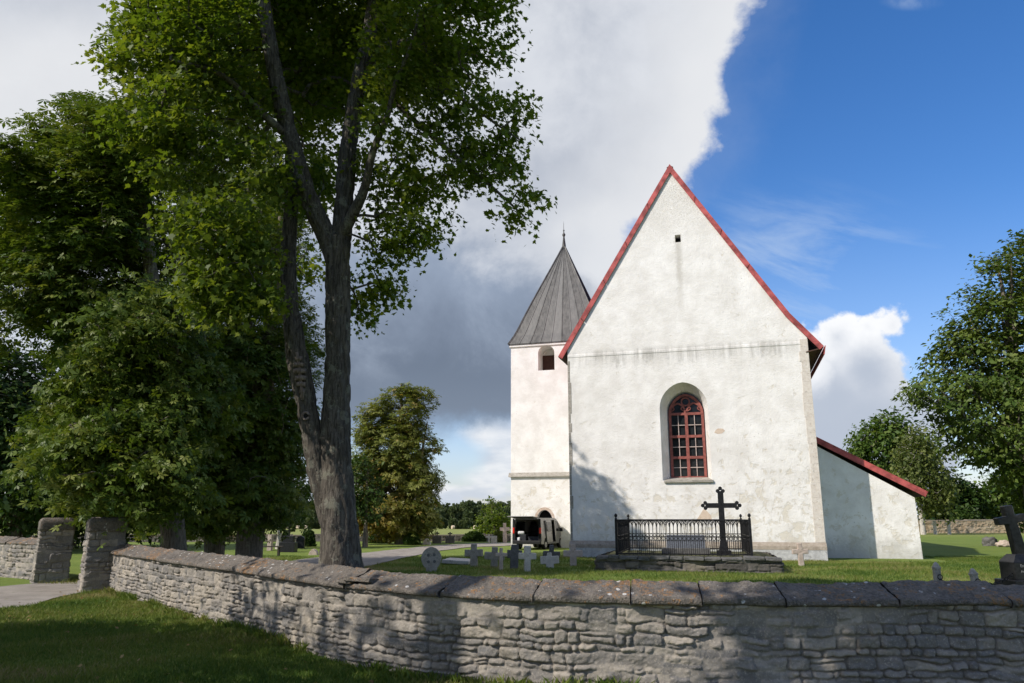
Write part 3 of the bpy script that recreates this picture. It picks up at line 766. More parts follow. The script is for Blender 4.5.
# gate piers
def rounded_loop(w, d, r=0.05, step=0.018):
    pts = []
    hw, hd = w / 2, d / 2
    for cx, cy, a0 in ((hw - r, -hd + r, -90), (hw - r, hd - r, 0), (-hw + r, hd - r, 90), (-hw + r, -hd + r, 180)):
        for k in range(6):
            a = R(a0 + k * 18); pts.append((cx + r * math.cos(a), cy + r * math.sin(a)))
    pts = np.array(pts + [pts[0]])
    dl = np.r_[0, np.cumsum(np.linalg.norm(np.diff(pts, axis=0), axis=1))]
    n = int(dl[-1] / step); t = np.linspace(0, dl[-1], n, endpoint=False)
    return np.stack([np.interp(t, dl, pts[:, k]) for k in (0, 1)], -1), dl[-1]
def pier(c, ang, w, d, h, label, seed, cap_h=0.36):
    root = empty('gate_pier', (c[0], c[1], gz(*c)), ang, label, 'gate pier', 'stone gate piers')
    P, per = rounded_loop(w, d, 0.025)
    masonry_face('shaft', P, -0.1, h - cap_h, M['wall'], root, seed, 0.016, closed=True, period=per, sw=0.42, sh=0.17, relief=0.022, batter=0.015)
    # cap: weathered block with rounded top
    prof = []
    for i in range(9):
        t = i / 8 * math.pi / 2
        prof.append(((w / 2 + 0.02) - (1 - math.cos(t)) * 0.11, (h - cap_h) + (cap_h - 0.17) + 0.17 * math.sin(t)))
    rows = [(w / 2 + 0.02, h - cap_h - 0.01)] + [(w / 2 + 0.025, h - cap_h + 0.04), (w / 2 + 0.02, h - cap_h + 0.1)] + prof
    for e in (0.7, 0.4, 0.05): rows.append((rows[10][0] * e, h + 0.004))
    vs = []; n = 48
    for rr, z in rows:
        L, _ = rounded_loop(2 * rr, 2 * max(rr - (w - d) / 2, 0.01), min(0.03, rr * 0.4), 0.05)
        t = np.linspace(0, len(L), n, endpoint=False); idx = t.astype(int) % len(L)
        vs.append(np.c_[L[idx], np.full(n, z)])
    V = np.array(vs)
    dn = 0.035 * fbm(V[..., 0] * 3, V[..., 1] * 3, V[..., 2] * 3 + seed, 4, seed)
    V[..., 2] += dn * (np.arange(len(rows)) > 2)[:, None]; V[..., 0] *= 1 + dn * 1.2; V[..., 1] *= 1 + dn * 1.2
    faces = []
    for i in range(len(rows) - 1):
        for t in range(n): faces.append((i * n + t, i * n + (t + 1) % n, (i + 1) * n + (t + 1) % n, (i + 1) * n + t))
    faces.append(tuple(range((len(rows) - 1) * n, len(rows) * n))); faces.append(tuple(range(n))[::-1])
    mesh_obj('cap', V.reshape(-1, 3), faces, M['coping'], root, smooth=True)
    return root
gdir = np.array([-0.55, 0.835])       # along the wall through the gate, going left
gang = math.atan2(-gdir[1], -gdir[0])
pier((-11.08, 21.4), gang, 0.86, 0.92, 1.93, 'right-hand stone gate pier with rounded cap, joined to the long foreground wall', 31)
pier((-14.2, 24.4), gang, 0.86, 0.92, 1.90, 'left-hand stone gate pier with rounded cap and dark shaded inner face', 37)
# wall left of the gate
LP, LS = smooth_path([(-14.3, 24.5), (-15.6, 25.4), (-17.3, 26.75), (-22, 31), (-30, 38)], 0.02)
lw = empty('boundary_wall', (0, 0, 0), 0, 'sunlit limestone wall with flat grey coping, left of the gate', 'stone wall', 'churchyard walls')
masonry_face('stonework', oriented(LP), -0.1, 1.06, M['wall'], lw, 51, 0.02, relief=0.035)
LN, LT = path_normals(LP)
LN = LN if (LN[0] @ np.array([-1, -1])) > 0 else -LN
for i in range(6):
    a = int(i * len(LP) / 6) + 1; b = int((i + 1) * len(LP) / 6) - 1
    sl = np.arange(a, b, 3)
    coping_slab(LP[sl] + LN[sl] * 0.07, LN[sl], 1.04, 1.12, 1.27, 0.8, lw, 70 + i)
# far walls of the churchyard
def far_wall(pts, h, label, mat, seed, step=0.07):
    root = empty('boundary_wall', (0, 0, 0), 0, label, 'stone wall', 'churchyard walls')
    P, _ = smooth_path(pts, step)
    P = oriented(P)
    zb = gz(*P[len(P) // 2]) - 0.2
    masonry_face('stonework', P, zb, zb + 0.2 + h, mat, root, seed, 0.07, sw=0.5, sh=0.22, relief=0.05)
    N, _ = path_normals(P)
    bm_ = B()
    step_i = max(2, int(1.4 / step))
    for i in range(0, len(P) - step_i, step_i):
        q = (P[i] + P[i + step_i]) / 2; n_ = N[i]
        ang = math.atan2(*(P[i + step_i] - P[i])[::-1])
        hh = random.Random(seed + i).uniform(0.10, 0.2)
        bm_.box((q[0] - n_[0] * 0.25, q[1] - n_[1] * 0.25, zb + 0.2 + h + hh / 2 - 0.02), (1.39, 0.62, hh), Matrix.Rotation(ang, 3, 'Z'), 0.03)
    bm_.build('coping', mat if mat is not M['darkwall'] else M['coping'], root)
    return root
far_wall([(-62, 62), (-40, 63), (-20, 64.5), (-3, 65.5), (4, 66)], 0.45, 'low stone wall, colour darkened for shade, at the far churchyard edge before the hay field', M['darkwall'], 81)
far_wall([(42, 98), (55, 100), (72, 103), (95, 108)], 1.55, 'far ochre rubble wall closing the churchyard beyond the chapel on the right', M['ochre_wall'], 83, 0.1)

# ------------------------------------------------------------------ church
CH = np.array([2.951, 39.464]); CANG = -R(16.04); e1 = np.array([0.96108, -0.27626]); e2 = np.array([0.27626, 0.96108])
church = empty('church', (CH[0], CH[1], 0), CANG, 'white plastered medieval church with steep red edged gable and a pointed grey tower', 'church')
def arch(x0, x1, z0, spring, top, n=8, pointed=0.5):
    """arched outline, anticlockwise from lower left"""
    cx = (x0 + x1) / 2; hw = (x1 - x0) / 2; rise = top - spring
    pts = [(x0, z0), (x1, z0)]
    right = []
    for i in range(n + 1):
        t = i / n
        a = t * math.pi / 2
        xe, ze = cx + hw * math.cos(a), spring + rise * math.sin(a)
        # blend of round and pointed profile
        xp = cx + hw * (1 - t ** 1.7); zp = spring + rise * (1 - (1 - t) ** 1.35)
        right.append((xe * (1 - pointed) + xp * pointed, ze * (1 - pointed) + zp * pointed))
    pts += right
    pts += [(2 * cx - p, q) for p, q in right[::-1][1:]]
    return pts
def holed_wall(name, outer, holes, y, mat, parent, back=None):
    """a vertical sheet in the x-z plane with holes; holes = [(outline at y, outline at depth, depth)]"""
    bm = bmesh.new(); edges = []
    def loop(pts, yy):
        vs = [bm.verts.new((p, yy, q)) for p, q in pts]
        return vs, [bm.edges.new((vs[i], vs[(i + 1) % len(vs)])) for i in range(len(vs))]
    _, e0 = loop(outer, y); edges += e0
    for o_, i_, dep in holes:
        v, e = loop(o_, y); edges += e
        w, _e = loop(i_, y + dep)
        for k in range(len(v)):
            bm.faces.new((v[k], v[(k + 1) % len(v)], w[(k + 1) % len(v)], w[k]))
    bmesh.ops.triangle_fill(bm, use_beauty=True, use_dissolve=False, edges=edges, normal=(0, -1, 0))
    bmesh.ops.recalc_face_normals(bm, faces=bm.faces[:])
    me = bpy.data.meshes.new(name); bm.to_mesh(me); bm.free(); me.materials.append(mat)
    o = bpy.data.objects.new(name, me); C.objects.link(o); o.parent = parent
    return o
W = 11.94
wo = arch(4.69, 7.06, 3.70, 7.28, 8.58, 8, 0.3); wi = arch(5.06, 6.80, 3.86, 7.2, 8.16, 8, 0.45)
vo = [(5.88, 16.05), (6.17, 16.05), (6.17, 16.46), (5.88, 16.46)]
gable = [(0, 0), (W, 0), (W, 10.5), (11.2, 11.45), (10.75, 12.15), (5.80, 20.05), (0, 10.6)]
holed_wall('gable_wall', gable, [(wo, wi, 1.05), (vo, vo, 0.5)], 0.0, M['plaster'], church)
b_ = B().box((6.02, 0.52, 16.25), (0.4, 0.04, 0.5)); b_.build('vent', M['dark'], church)
b_ = B().box((0.0 + 0.01, 14, 5.1), (0.02, 27.9, 10.2)).box((W - 0.01, 14, 5.0), (0.02, 27.9, 10.0)).box((W / 2, 27.9, 5), (W - .1, 0.1, 10)); b_.build('side_wall', M['plaster'], church)
# string course under the gable
b_ = B().prism([(-0.018, -0.06), (0.0, -0.10), (0, 0.10), (-0.015, 0.03)], 0, W, Matrix(((0, 1, 0, 0), (1, 0, 0, 0), (0, 0, 1, 10.25), (0, 0, 0, 1))))
b_.build('string_course', M['plaster'], church)
# plinth
def strip(name, x0, x1, prof, mat, parent):
    b = B(); b.prism(prof, x0, x1, Matrix(((0, 1, 0, 0), (1, 0, 0, 0), (0, 0, 1, 0), (0, 0, 0, 1)))); return b.build(name, mat, parent)
strip('plinth', -0.05, W + 0.03, [(0.3, -0.2), (-0.16, -0.2), (-0.14, 0.46), (0.3, 0.46)], M['plinth_grey'], church)
strip('plinth_moulding', -0.05, W + 0.035, [(0.3, 0.462), (-0.15, 0.462), (-0.13, 0.62), (-0.012, 0.80), (0.3, 0.80)], M['plinth_brown'], church)
# corner stones
b_ = B(); rq = random.Random(5); z = 0.80
while z < 9.9:
    h = rq.uniform(0.45, 0.8); w_ = rq.choice([0.36, 0.40, 0.44])
    b_.box((W - w_ / 2 + 0.012, 0.14, z + h / 2), (w_, 0.32, h - 0.004), None, 0.004); z += h
b_.build('corner_stonework', M['quoin'], church)
b_ = B(); z = 0.80
while z < 9.6:
    h = rq.uniform(0.4, 0.7); w_ = rq.choice([0.12, 0.18])
    b_.box((w_ / 2 - 0.012, 0.14, z + h / 2), (w_, 0.31, h - 0.015), None, 0.015); z += h
b_.build('corner_stonework', M['ledge'], church)
# bare patches
def patch(cx, cz, pts):
    b = B(); b.prism([(cx + p, cz + q) for p, q in pts], -0.006, 0.02); b.build('bare_patch', M['patch'], church)
patch(7.55, 6.05, [(-0.26, -0.06), (-0.1, -0.13), (0.12, -0.1), (0.25, 0.02), (0.16, 0.13), (-0.08, 0.14), (-0.2, 0.06)])
patch(6.6, 2.05, [(-0.35, -0.2), (0.33, -0.22), (0.3, -0.02), (0.05, 0.26), (-0.03, 0.27)])
# main window
win = B()
yw = 0.86
def frame_bar(b, p, q, w, d, y=yw):
    p = Vector((p[0], y, p[1])); q = Vector((q[0], y, q[1])); L = (q - p).length
    a = math.atan2(q.z - p.z, q.x - p.x)
    b.box((p + q) / 2, (L, d, w), Matrix.Rotation(-a, 3, 'Y'))
def arch_bars(b, pts, w, d, y=yw):
    for i in range(len(pts) - 1): frame_bar(b, pts[i], pts[i + 1], w, d, y)
fi = arch(5.12, 6.74, 3.86, 7.1, 8.04, 8, 0.5)
wf = bpy.data.objects.new('window', None)
b_ = B(); arch_bars(b_, fi[1:] + [fi[0], fi[1]], 0.13, 0.12, yw); b_.build('frame', M['redwood'], None)
window = C.objects['frame']; bpy.data.objects.remove(wf)
window.name = 'window'; window.parent = church
b_ = B()
frame_bar(b_, (5.93, 3.86), (5.93, 7.12), 0.15, 0.14)
for z in (7.08, 5.93, 4.87, 3.87): frame_bar(b_, (5.12, z), (6.74, z), 0.13, 0.135)
for cx in (5.52, 6.34):
    a_ = arch(cx - 0.36, cx + 0.36, 7.08, 7.2, 7.62, 8, 0.6); arch_bars(b_, a_[1:], 0.085, 0.11)
    for s_ in (-1, 1):   # cusps of the trefoil
        c_ = [(cx + s_ * (0.33 - 0.16 * math.sin(t * math.pi)), 7.22 + 0.26 * t) for t in np.linspace(0, 1, 6)]
        arch_bars(b_, c_, 0.05, 0.09)
c_ = [(5.93 + 0.2 * math.cos(t), 7.70 + 0.2 * math.sin(t)) for t in np.linspace(0, 2 * math.pi, 17)]
arch_bars(b_, c_, 0.07, 0.1)
b_.build('tracery', M['redwood'], window)
b_ = B()
for x0, x1 in ((5.19, 5.86), (6.00, 6.67)):
    frame_bar(b_, ((x0 + x1) / 2, 3.9), ((x0 + x1) / 2, 7.05), 0.035, 0.05, yw - 0.02)
    for za, zb in ((3.92, 4.82), (4.92, 5.88), (5.98, 7.03)): frame_bar(b_, (x0, (za + zb) / 2), (x1, (za + zb) / 2), 0.035, 0.05, yw - 0.025)
b_.build('glazing_bar', M['bar'], window)
gi = arch(5.05, 6.81, 3.84, 7.2, 8.17, 8, 0.5)
b_ = B(); b_.prism(gi, yw + 0.04, yw + 0.06); b_.build('pane', M['glass'], window)
b_ = B(); b_.prism([(-0.1, 3.60), (-0.1, 3.70), (0.82, 3.88), (0.82, 3.60)], 4.76, 7.10, Matrix(((0, 1, 0, 0), (1, 0, 0, 0), (0, 0, 1, 0), (0, 0, 0, 1)))); b_.build('sill', M['ledge'], window)
# main roof: slabs along the church axis, red verge boards on the gable
def roof_slab(name, line, th, y0, y1, mat, parent):
    """line: outline of the slope (x,z) from ridge to eave; extruded downwards by th along its normal"""
    pts = [Vector((p, q)) for p, q in line]; low = []
    for i, p in enumerate(pts):
        d = (pts[min(i + 1, len(pts) - 1)] - pts[max(i - 1, 0)]).normalized(); n = Vector((d.y, -d.x))
        if n.y > 0: n = -n
        low.append(p + n * th)
    b = B(); b.prism([tuple(p) for p in pts] + [tuple(p) for p in low[::-1]], y0, y1); return b.build(name, mat, parent)
rl = [(5.80, 20.46), (-0.50, 10.22)]; rr = [(5.80, 20.46), (10.80, 12.42), (11.25, 11.72), (12.66, 9.98)]
roof = roof_slab('roof', rl, 0.20, -0.03, 28.2, M['under'], church)
roof_slab('roof_slope', rr, 0.20, -0.03, 28.2, M['under'], roof)
up = lambda L, k: [(p, q + k) for p, q in L]
roof_slab('roof_sheet', up(rl, 0.035), 0.03, -0.06, 28.3, M['red'], roof)
roof_slab('roof_sheet', up(rr, 0.035), 0.03, -0.06, 28.3, M['red'], roof)
def off_line(line, th):
    pts = [Vector(q) for q in line]; out = []
    for i, p in enumerate(pts):
        n0 = n1 = None
        if i > 0: d = (pts[i] - pts[i - 1]).normalized(); n0 = Vector((d.y, -d.x))
        if i < len(pts) - 1: d = (pts[i + 1] - pts[i]).normalized(); n1 = Vector((d.y, -d.x))
        if n0 is None or n1 is None: n = n0 or n1; k = 1
        else: n = (n0 + n1).normalized(); k = 1 / max(0.3, n.dot(n0))
        out.append(tuple(p + n * th * k))
    return out
vl = [(-0.50, 10.25), (5.80, 20.50), (10.80, 12.46), (11.25, 11.75), (12.66, 10.01)]
lo = off_line(vl, 0.255)
rv_ = random.Random(12)
for i in range(4):
    b_ = B(); A0, A1, C0, C1 = Vector(vl[i]), Vector(vl[i + 1]), Vector(lo[i]), Vector(lo[i + 1])
    n_ = max(1, int(round((A1 - A0).length / 2.6)))
    for k in range(n_):
        f0 = k / n_; f1 = (k + 1) / n_ - (0.0 if k == n_ - 1 else 0.0035); j_ = rv_.uniform(-0.006, 0.006); dy_ = rv_.uniform(-0.006, 0.004)
        b_.prism([tuple(A0.lerp(A1, f0)), tuple(A0.lerp(A1, f1)), tuple(C0.lerp(C1, f1) + Vector((0, j_))), tuple(C0.lerp(C1, f0) + Vector((0, j_)))], -0.105 + dy_, -0.062 + dy_)
    b_.build('verge_board', M['red'], roof)
roof_slab('eave_board', [(12.70, 10.02), (12.62, 9.60)], 0.04, -0.16, 28.2, M['red'], roof)
b_ = B().box((12.2, 13.9, 9.85), (0.75, 27.9, 0.05), Matrix.Rotation(R(-12), 3, 'Y')); b_.build('soffit', M['under'], roof)
# side chapel with lean-to roof
ay = 2.6
ax0, ax1 = W + 0.002, 16.40
b_ = B(); b_.prism([(ax0 - 0.2, -0.2), (ax1 + 0.06, -0.2), (ax1, 2.86), (ax0 - 0.2, 5.72)], ay, ay + 7.2); b_.build('chapel_wall', M['plaster'], church)
cr = [(ax0, 6.02), (16.98, 3.10)]
chroof = roof_slab('chapel_roof', cr, 0.2, ay - 0.12, ay + 7.4, M['under'], church)
roof_slab('roof_sheet', up(cr, 0.035), 0.03, ay - 0.16, ay + 7.5, M['red'], chroof)
roof_slab('verge_board', up(cr, 0.03), 0.28, ay - 0.19, ay - 0.125, M['red'], chroof)
# tower
ty, tx0, tx1, tH = 12.0, -6.60, -0.004, 13.95
bo = arch(-4.62, -3.44, 11.95, 13.15, 13.74, 8, 0.0)
do = arch(-4.78, -3.72, -0.1, 1.75, 2.42, 8, 0.0)
holed_wall('tower_wall', [(tx0, -0.2), (tx1, -0.2), (tx1, tH), (tx0, tH)], [(bo, [(p, q) for p, q in bo], 1.5), (do, do, 0.6)], ty, M['plaster'], church)
b_ = B().box((tx0 + 0.01, ty + 3.35, tH / 2), (0.02, 6.69, tH)).box(((tx0 + tx1) / 2, ty + 6.7, tH / 2), (tx1 - tx0, 0.1, tH)).box((tx1 - 0.3, ty + 3.35, 11.5), (0.02, 6.69, 4.8)); b_.build('tower_wall', M['plaster'], church)
b_ = B().prism(bo, ty + 1.42, ty + 1.48); b_.build('tower_wall', M['plaster'], church)
b_ = B().box((-4.03, ty + 1.38, 12.62), (1.16, 0.05, 1.32)); b_.build('sound_louvre', M['louvre'], church)
b_ = B().prism(do, ty + 0.5, ty + 0.56); b_.build('tower_door', M['dark'], church)
b_ = B()
ai = arch(-4.80, -3.70, 0, 1.75, 2.43, 8, 0); ao = arch(-4.96, -3.54, 0, 1.75, 2.60, 8, 0)
for i in range(1, len(ai) - 1):
    q = [ai[i], ai[i + 1], ao[i + 1], ao[i]]
    b_.prism(q, ty - 0.012, ty + 0.05)
b_.build('brick_arch', M['brick'], church)
# tower ledge
b_ = B().prism([(-0.16, 4.62), (-0.14, 4.70), (0.0, 4.92), (0.1, 4.92), (0.1, 4.62)], tx0 - 0.14, tx1, Matrix(((0, 1, 0, 0), (1, 0, 0, ty), (0, 0, 1, 0), (0, 0, 0, 1))))
b_.box((tx0 - 0.06, ty + 3.3, 4.72), (0.14, 6.6, 0.2)); b_.build('ledge', M['ledge'], church)
b_ = B().prism([(-0.09, tH - 0.22), (-0.09, tH), (0.0, tH), (0.0, tH - 0.3)], tx0 - 0.09, tx1, Matrix(((0, 1, 0, 0), (1, 0, 0, ty), (0, 0, 1, 0), (0, 0, 0, 1)))); b_.build('cornice', M['plaster'], church)
# tower roof: concave pyramid of seamed sheets
cx, cy = (tx0 + tx1) / 2 - 0.02, ty + 3.3
prof = []
for i in range(13):
    t = i / 12
    prof.append(((3.30 * (1 - t) * (1 + 0.035 * math.sin(math.pi * t)) + 0.15 * max(0, 1 - t / 0.16) ** 2 + 0.10 * t), tH - 0.02 + 8.15 * t))
vs, fs, var = [], [], []
NS = 9
rnd = random.Random(8)
for side in range(4):
    ca, sa = math.cos(side * math.pi / 2), math.sin(side * math.pi / 2)
    for k in range(NS):
        base = len(vs); shade = rnd.random() ** 1.5
        if side == 0 and k == NS // 2: shade = 1.4
        for (r_, z_) in prof:
            for f_, h_ in ((k / NS, 0.03), (k / NS + 0.012, 0.03), (k / NS + 0.016, 0.0), ((k + 1) / NS, 0.0)):
                X = (f_ * 2 - 1) * r_; Y = -r_ - h_
                vs.append((cx + X * ca - Y * sa, cy + X * sa + Y * ca, z_)); var.append(shade)
        for i in range(len(prof) - 1):
            for j in range(3):
                a = base + i * 4 + j; fs.append((a, a + 1, a + 5, a + 4))
tr = mesh_obj('tower_roof', vs, fs, M['roofmetal'], church, attrs={'var': var})
b_ = B()
b_.box((cx, cy, tH - 0.04), (6.86, 6.86, 0.09)); b_.build('roof_edge', M['roofmetal'], tr)
b_ = B()
for sx, sy in ((1, 1), (-1, 1), (1, -1), (-1, -1)): b_.tube([(cx + sx * r_, cy + sy * r_, z_ + 0.02) for r_, z_ in prof], 0.055, 6)
b_.build('hip_seam', M['roofmetal'], tr)
zt = tH + 8.1
b_ = B().lathe([(0.17, zt - 0.25), (0.15, zt + 0.15), (0.06, zt + 0.9), (0.11, zt + 1.0), (0.13, zt + 1.08), (0.06, zt + 1.2), (0.03, zt + 1.3), (0.07, zt + 1.42), (0.02, zt + 1.5), (0.012, zt + 2.0), (0.002, zt + 2.2)], (cx, cy, 0), 12)
b_.build('finial', M['roofmetal'], tr, smooth=True)

# ------------------------------------------------------------------ trees
LEAF = {}
def _maple():
    half = [(0.0, -0.05), (0.10, 0.0), (0.36, -0.04), (0.24, 0.13), (0.50, 0.34), (0.30, 0.40), (0.30, 0.56), (0.16, 0.52), (0.0, 1.0)]
    return [(p, q, 0.10 * abs(p) - 0.12 * q * q) for p, q in half] + [(-p, q, 0.10 * abs(p) - 0.12 * q * q) for p, q in half[-2:0:-1]]
LEAF['maple'] = [np.array(_maple())]
def _palm(n=5, spread=200, w=0.17):
    out = []
    for i in range(n):
        a = R(-spread / 2 + spread * i / (n - 1)); L = 1.0 - 0.30 * abs(i - (n - 1) / 2) / ((n - 1) / 2)
        d = np.array([math.sin(a), math.cos(a)]); s = np.array([d[1], -d[0]])
        p = [d * 0.04, d * L * 0.62 + s * w, d * L, d * L * 0.62 - s * w]
        out.append(np.array([(q[0], q[1], -0.30 * (q @ q)) for q in p]))
    return out
LEAF['palm'] = _palm()
LEAF['oval'] = [np.array([(0, 0, 0), (0.30, 0.42, 0.05), (0.0, 1.0, -0.12), (-0.30, 0.42, 0.05)])]
LEAF['tuft'] = [np.array([(0, -0.5, 0), (0.5, 0.1, 0.1), (0.05, 0.62, -0.1), (-0.45, 0.05, 0.08)]), np.array([(0, -0.2, -0.35), (0.35, 0.5, 0.1), (-0.05, 0.3, 0.5), (-0.4, -0.1, 0.1)]), np.array([(-0.2, 0.1, -0.4), (-0.1, 0.45, 0.3), (0.15, 0.0, 0.42), (0.2, -0.4, -0.1)])]
def leaf_mesh(name, pos, outv, size, kind, mat, parent, rng, up=0.8, jit=0.6, brown=None, sizevar=0.42, hue=None):
    n = len(pos)
    nrm = np.array([0, 0, up]) + outv * 0.45 + rng.normal(0, jit, (n, 3)); nrm /= np.linalg.norm(nrm, axis=1)[:, None]
    ax = outv * 0.5 + rng.normal(0, 0.7, (n, 3)) + np.array([0, 0, -0.35])
    ax -= nrm * (ax * nrm).sum(1)[:, None]; ax /= np.linalg.norm(ax, axis=1)[:, None] + 1e-9
    bx = np.cross(ax, nrm)
    sz = size * (1 + sizevar * rng.normal(0, 1, n)).clip(0.45, 1.7)
    var = (rng.random(n) * 0.6 + (hue if hue is not None else 0.2)).clip(0, 1)
    groups = {}
    for poly in LEAF[kind]: groups.setdefault(len(poly), []).append(poly)
    allv, allf, va, ba = [], None, [], []
    off = 0
    for k, polys in groups.items():
        for poly in polys:
            v = pos[:, None, :] + sz[:, None, None] * (poly[None, :, 0:1] * bx[:, None, :] + poly[None, :, 1:2] * ax[:, None, :] + poly[None, :, 2:3] * nrm[:, None, :])
            allv.append(v.reshape(-1, 3)); va.append(np.repeat(var, k))
            if brown is not None: ba.append(np.repeat(brown, k))
            f = off + np.arange(n * k).reshape(n, k); off += n * k
            allf = f if allf is None else np.concatenate([allf, f])
    at_ = {'var': np.concatenate(va)}
    if brown is not None: at_['brown'] = np.concatenate(ba)
    return mesh_obj(name, np.concatenate(allv), allf, mat, parent, attrs=at_)
def tube_arrays(chains, sides):
    """chains: list of (points Nx3, radii N) -> verts, quads"""
    V, Fq = [], []; off = 0
    ang = np.linspace(0, 2 * math.pi, sides, endpoint=False)
    for P, r in chains:
        P = np.asarray(P, float); n = len(P)
        T_ = np.gradient(P, axis=0); T_ /= np.linalg.norm(T_, axis=1)[:, None] + 1e-9
        ref = np.array([0.31, 0.95, 0.02]) if abs(T_[:, 2]).mean() > 0.6 else np.array([0.05, 0.08, 1.0])
        a = np.cross(T_, ref); a /= np.linalg.norm(a, axis=1)[:, None] + 1e-9; b = np.cross(T_, a)
        ring = P[:, None, :] + np.asarray(r)[:, None, None] * (np.cos(ang)[None, :, None] * a[:, None, :] + np.sin(ang)[None, :, None] * b[:, None, :])
        V.append(ring.reshape(-1, 3))
        i = np.arange(n - 1)[:, None]; j = np.arange(sides)[None, :]
        q = np.stack([i * sides + j, i * sides + (j + 1) % sides, (i + 1) * sides + (j + 1) % sides, (i + 1) * sides + j], -1).reshape(-1, 4) + off
        Fq.append(q); off += n * sides
    return np.concatenate(V), np.concatenate(Fq)
def spline(pts, step):
    P = np.asarray(pts, float)
    for _ in range(3):
        Q = [P[0]]
        for i in range(len(P) - 1): Q += [P[i] * 0.75 + P[i + 1] * 0.25, P[i] * 0.25 + P[i + 1] * 0.75]
        Q.append(P[-1]); P = np.array(Q)
    d = np.r_[0, np.cumsum(np.linalg.norm(np.diff(P[:, :3], axis=0), axis=1))]
    t = np.linspace(0, d[-1], max(3, int(d[-1] / step) + 1))
    return np.stack([np.interp(t, d, P[:, k]) for k in range(P.shape[1])], -1)
def grow(limbs, tips, rng, step=0.35, tip_r=0.008, power=0.46, wander=0.06):
    """limbs: splines (x,y,z,r). Every tip joins the nearest point of what has grown so far."""
    pos, par, rad, fixed = [], [], [], []
    for L in limbs:
        for i, p in enumerate(L):
            pos.append(p[:3]); par.append(len(pos) - 2 if i else -1); rad.append(p[3]); fixed.append(True)
    n0 = len(pos)
    N = n0 + int(len(tips) * 14)
    Pp = np.zeros((N, 3)); Pp[:n0] = pos; n = n0
    par = par + [0] * (N - n0); fixed = fixed + [False] * (N - n0)
    pen = np.zeros(N)
    # the thick lower trunk should not sprout
    r0 = np.array(rad); pen[:n0] = np.where(r0 > 0.16, (r0 - 0.16) * 9, 0)
    dmin = np.array([np.linalg.norm(Pp[:n0] - t, axis=1).min() for t in tips])
    chains = []
    for ti in np.argsort(dmin):
        t = tips[ti]
        dv = Pp[:n] - t
        cost = np.sqrt((dv * dv).sum(1)) + pen[:n] + np.clip(dv[:, 2], 0, None) * 0.35
        a = int(np.argmin(cost)); d = math.sqrt((dv[a] ** 2).sum())
        m = max(1, int(math.ceil(d / step)))
        if n + m >= N: break
        idx = [a]; side = rng.normal(0, wander * d, 3)
        for k in range(1, m + 1):
            f = k / m; w = math.sin(math.pi * f)
            Pp[n] = Pp[a] * (1 - f) + t * f + side * w + np.array([0, 0, 0.10 * d * w]) + (rng.normal(0, 0.03 * step, 3) if k < m else 0)
            par[n] = idx[-1]; idx.append(n); n += 1
        chains.append(idx)
    cnt = np.zeros(n)
    for c in chains: cnt[c[-1]] += 1
    for i in range(n - 1, n0 - 1, -1): cnt[par[i]] += cnt[i]
    rr = tip_r * np.maximum(cnt, 1) ** power
    rr[:n0] = r0
    out = []
    for c in chains:
        r = rr[c].copy(); r[0] = min(r[0], r[1] * 1.25)
        out.append((Pp[c], r))
    return out
def in_blobs(blobs, n, rng, shell=0.5):
    """points in a union of ellipsoids (x,y,z,rx,ry,rz), weighted to the outer parts"""
    bl = np.array(blobs, float); w = bl[:, 3] * bl[:, 4] * bl[:, 5]; w = w ** 0.75; w /= w.sum()
    k = rng.choice(len(bl), n, p=w)
    d = rng.normal(0, 1, (n, 3)); d /= np.linalg.norm(d, axis=1)[:, None]
    r = rng.random(n) ** (1 / 3.0); r = r * (1 - shell) + shell * (0.55 + 0.45 * r)
    return bl[k, :3] + d * r[:, None] * bl[k, 3:6]
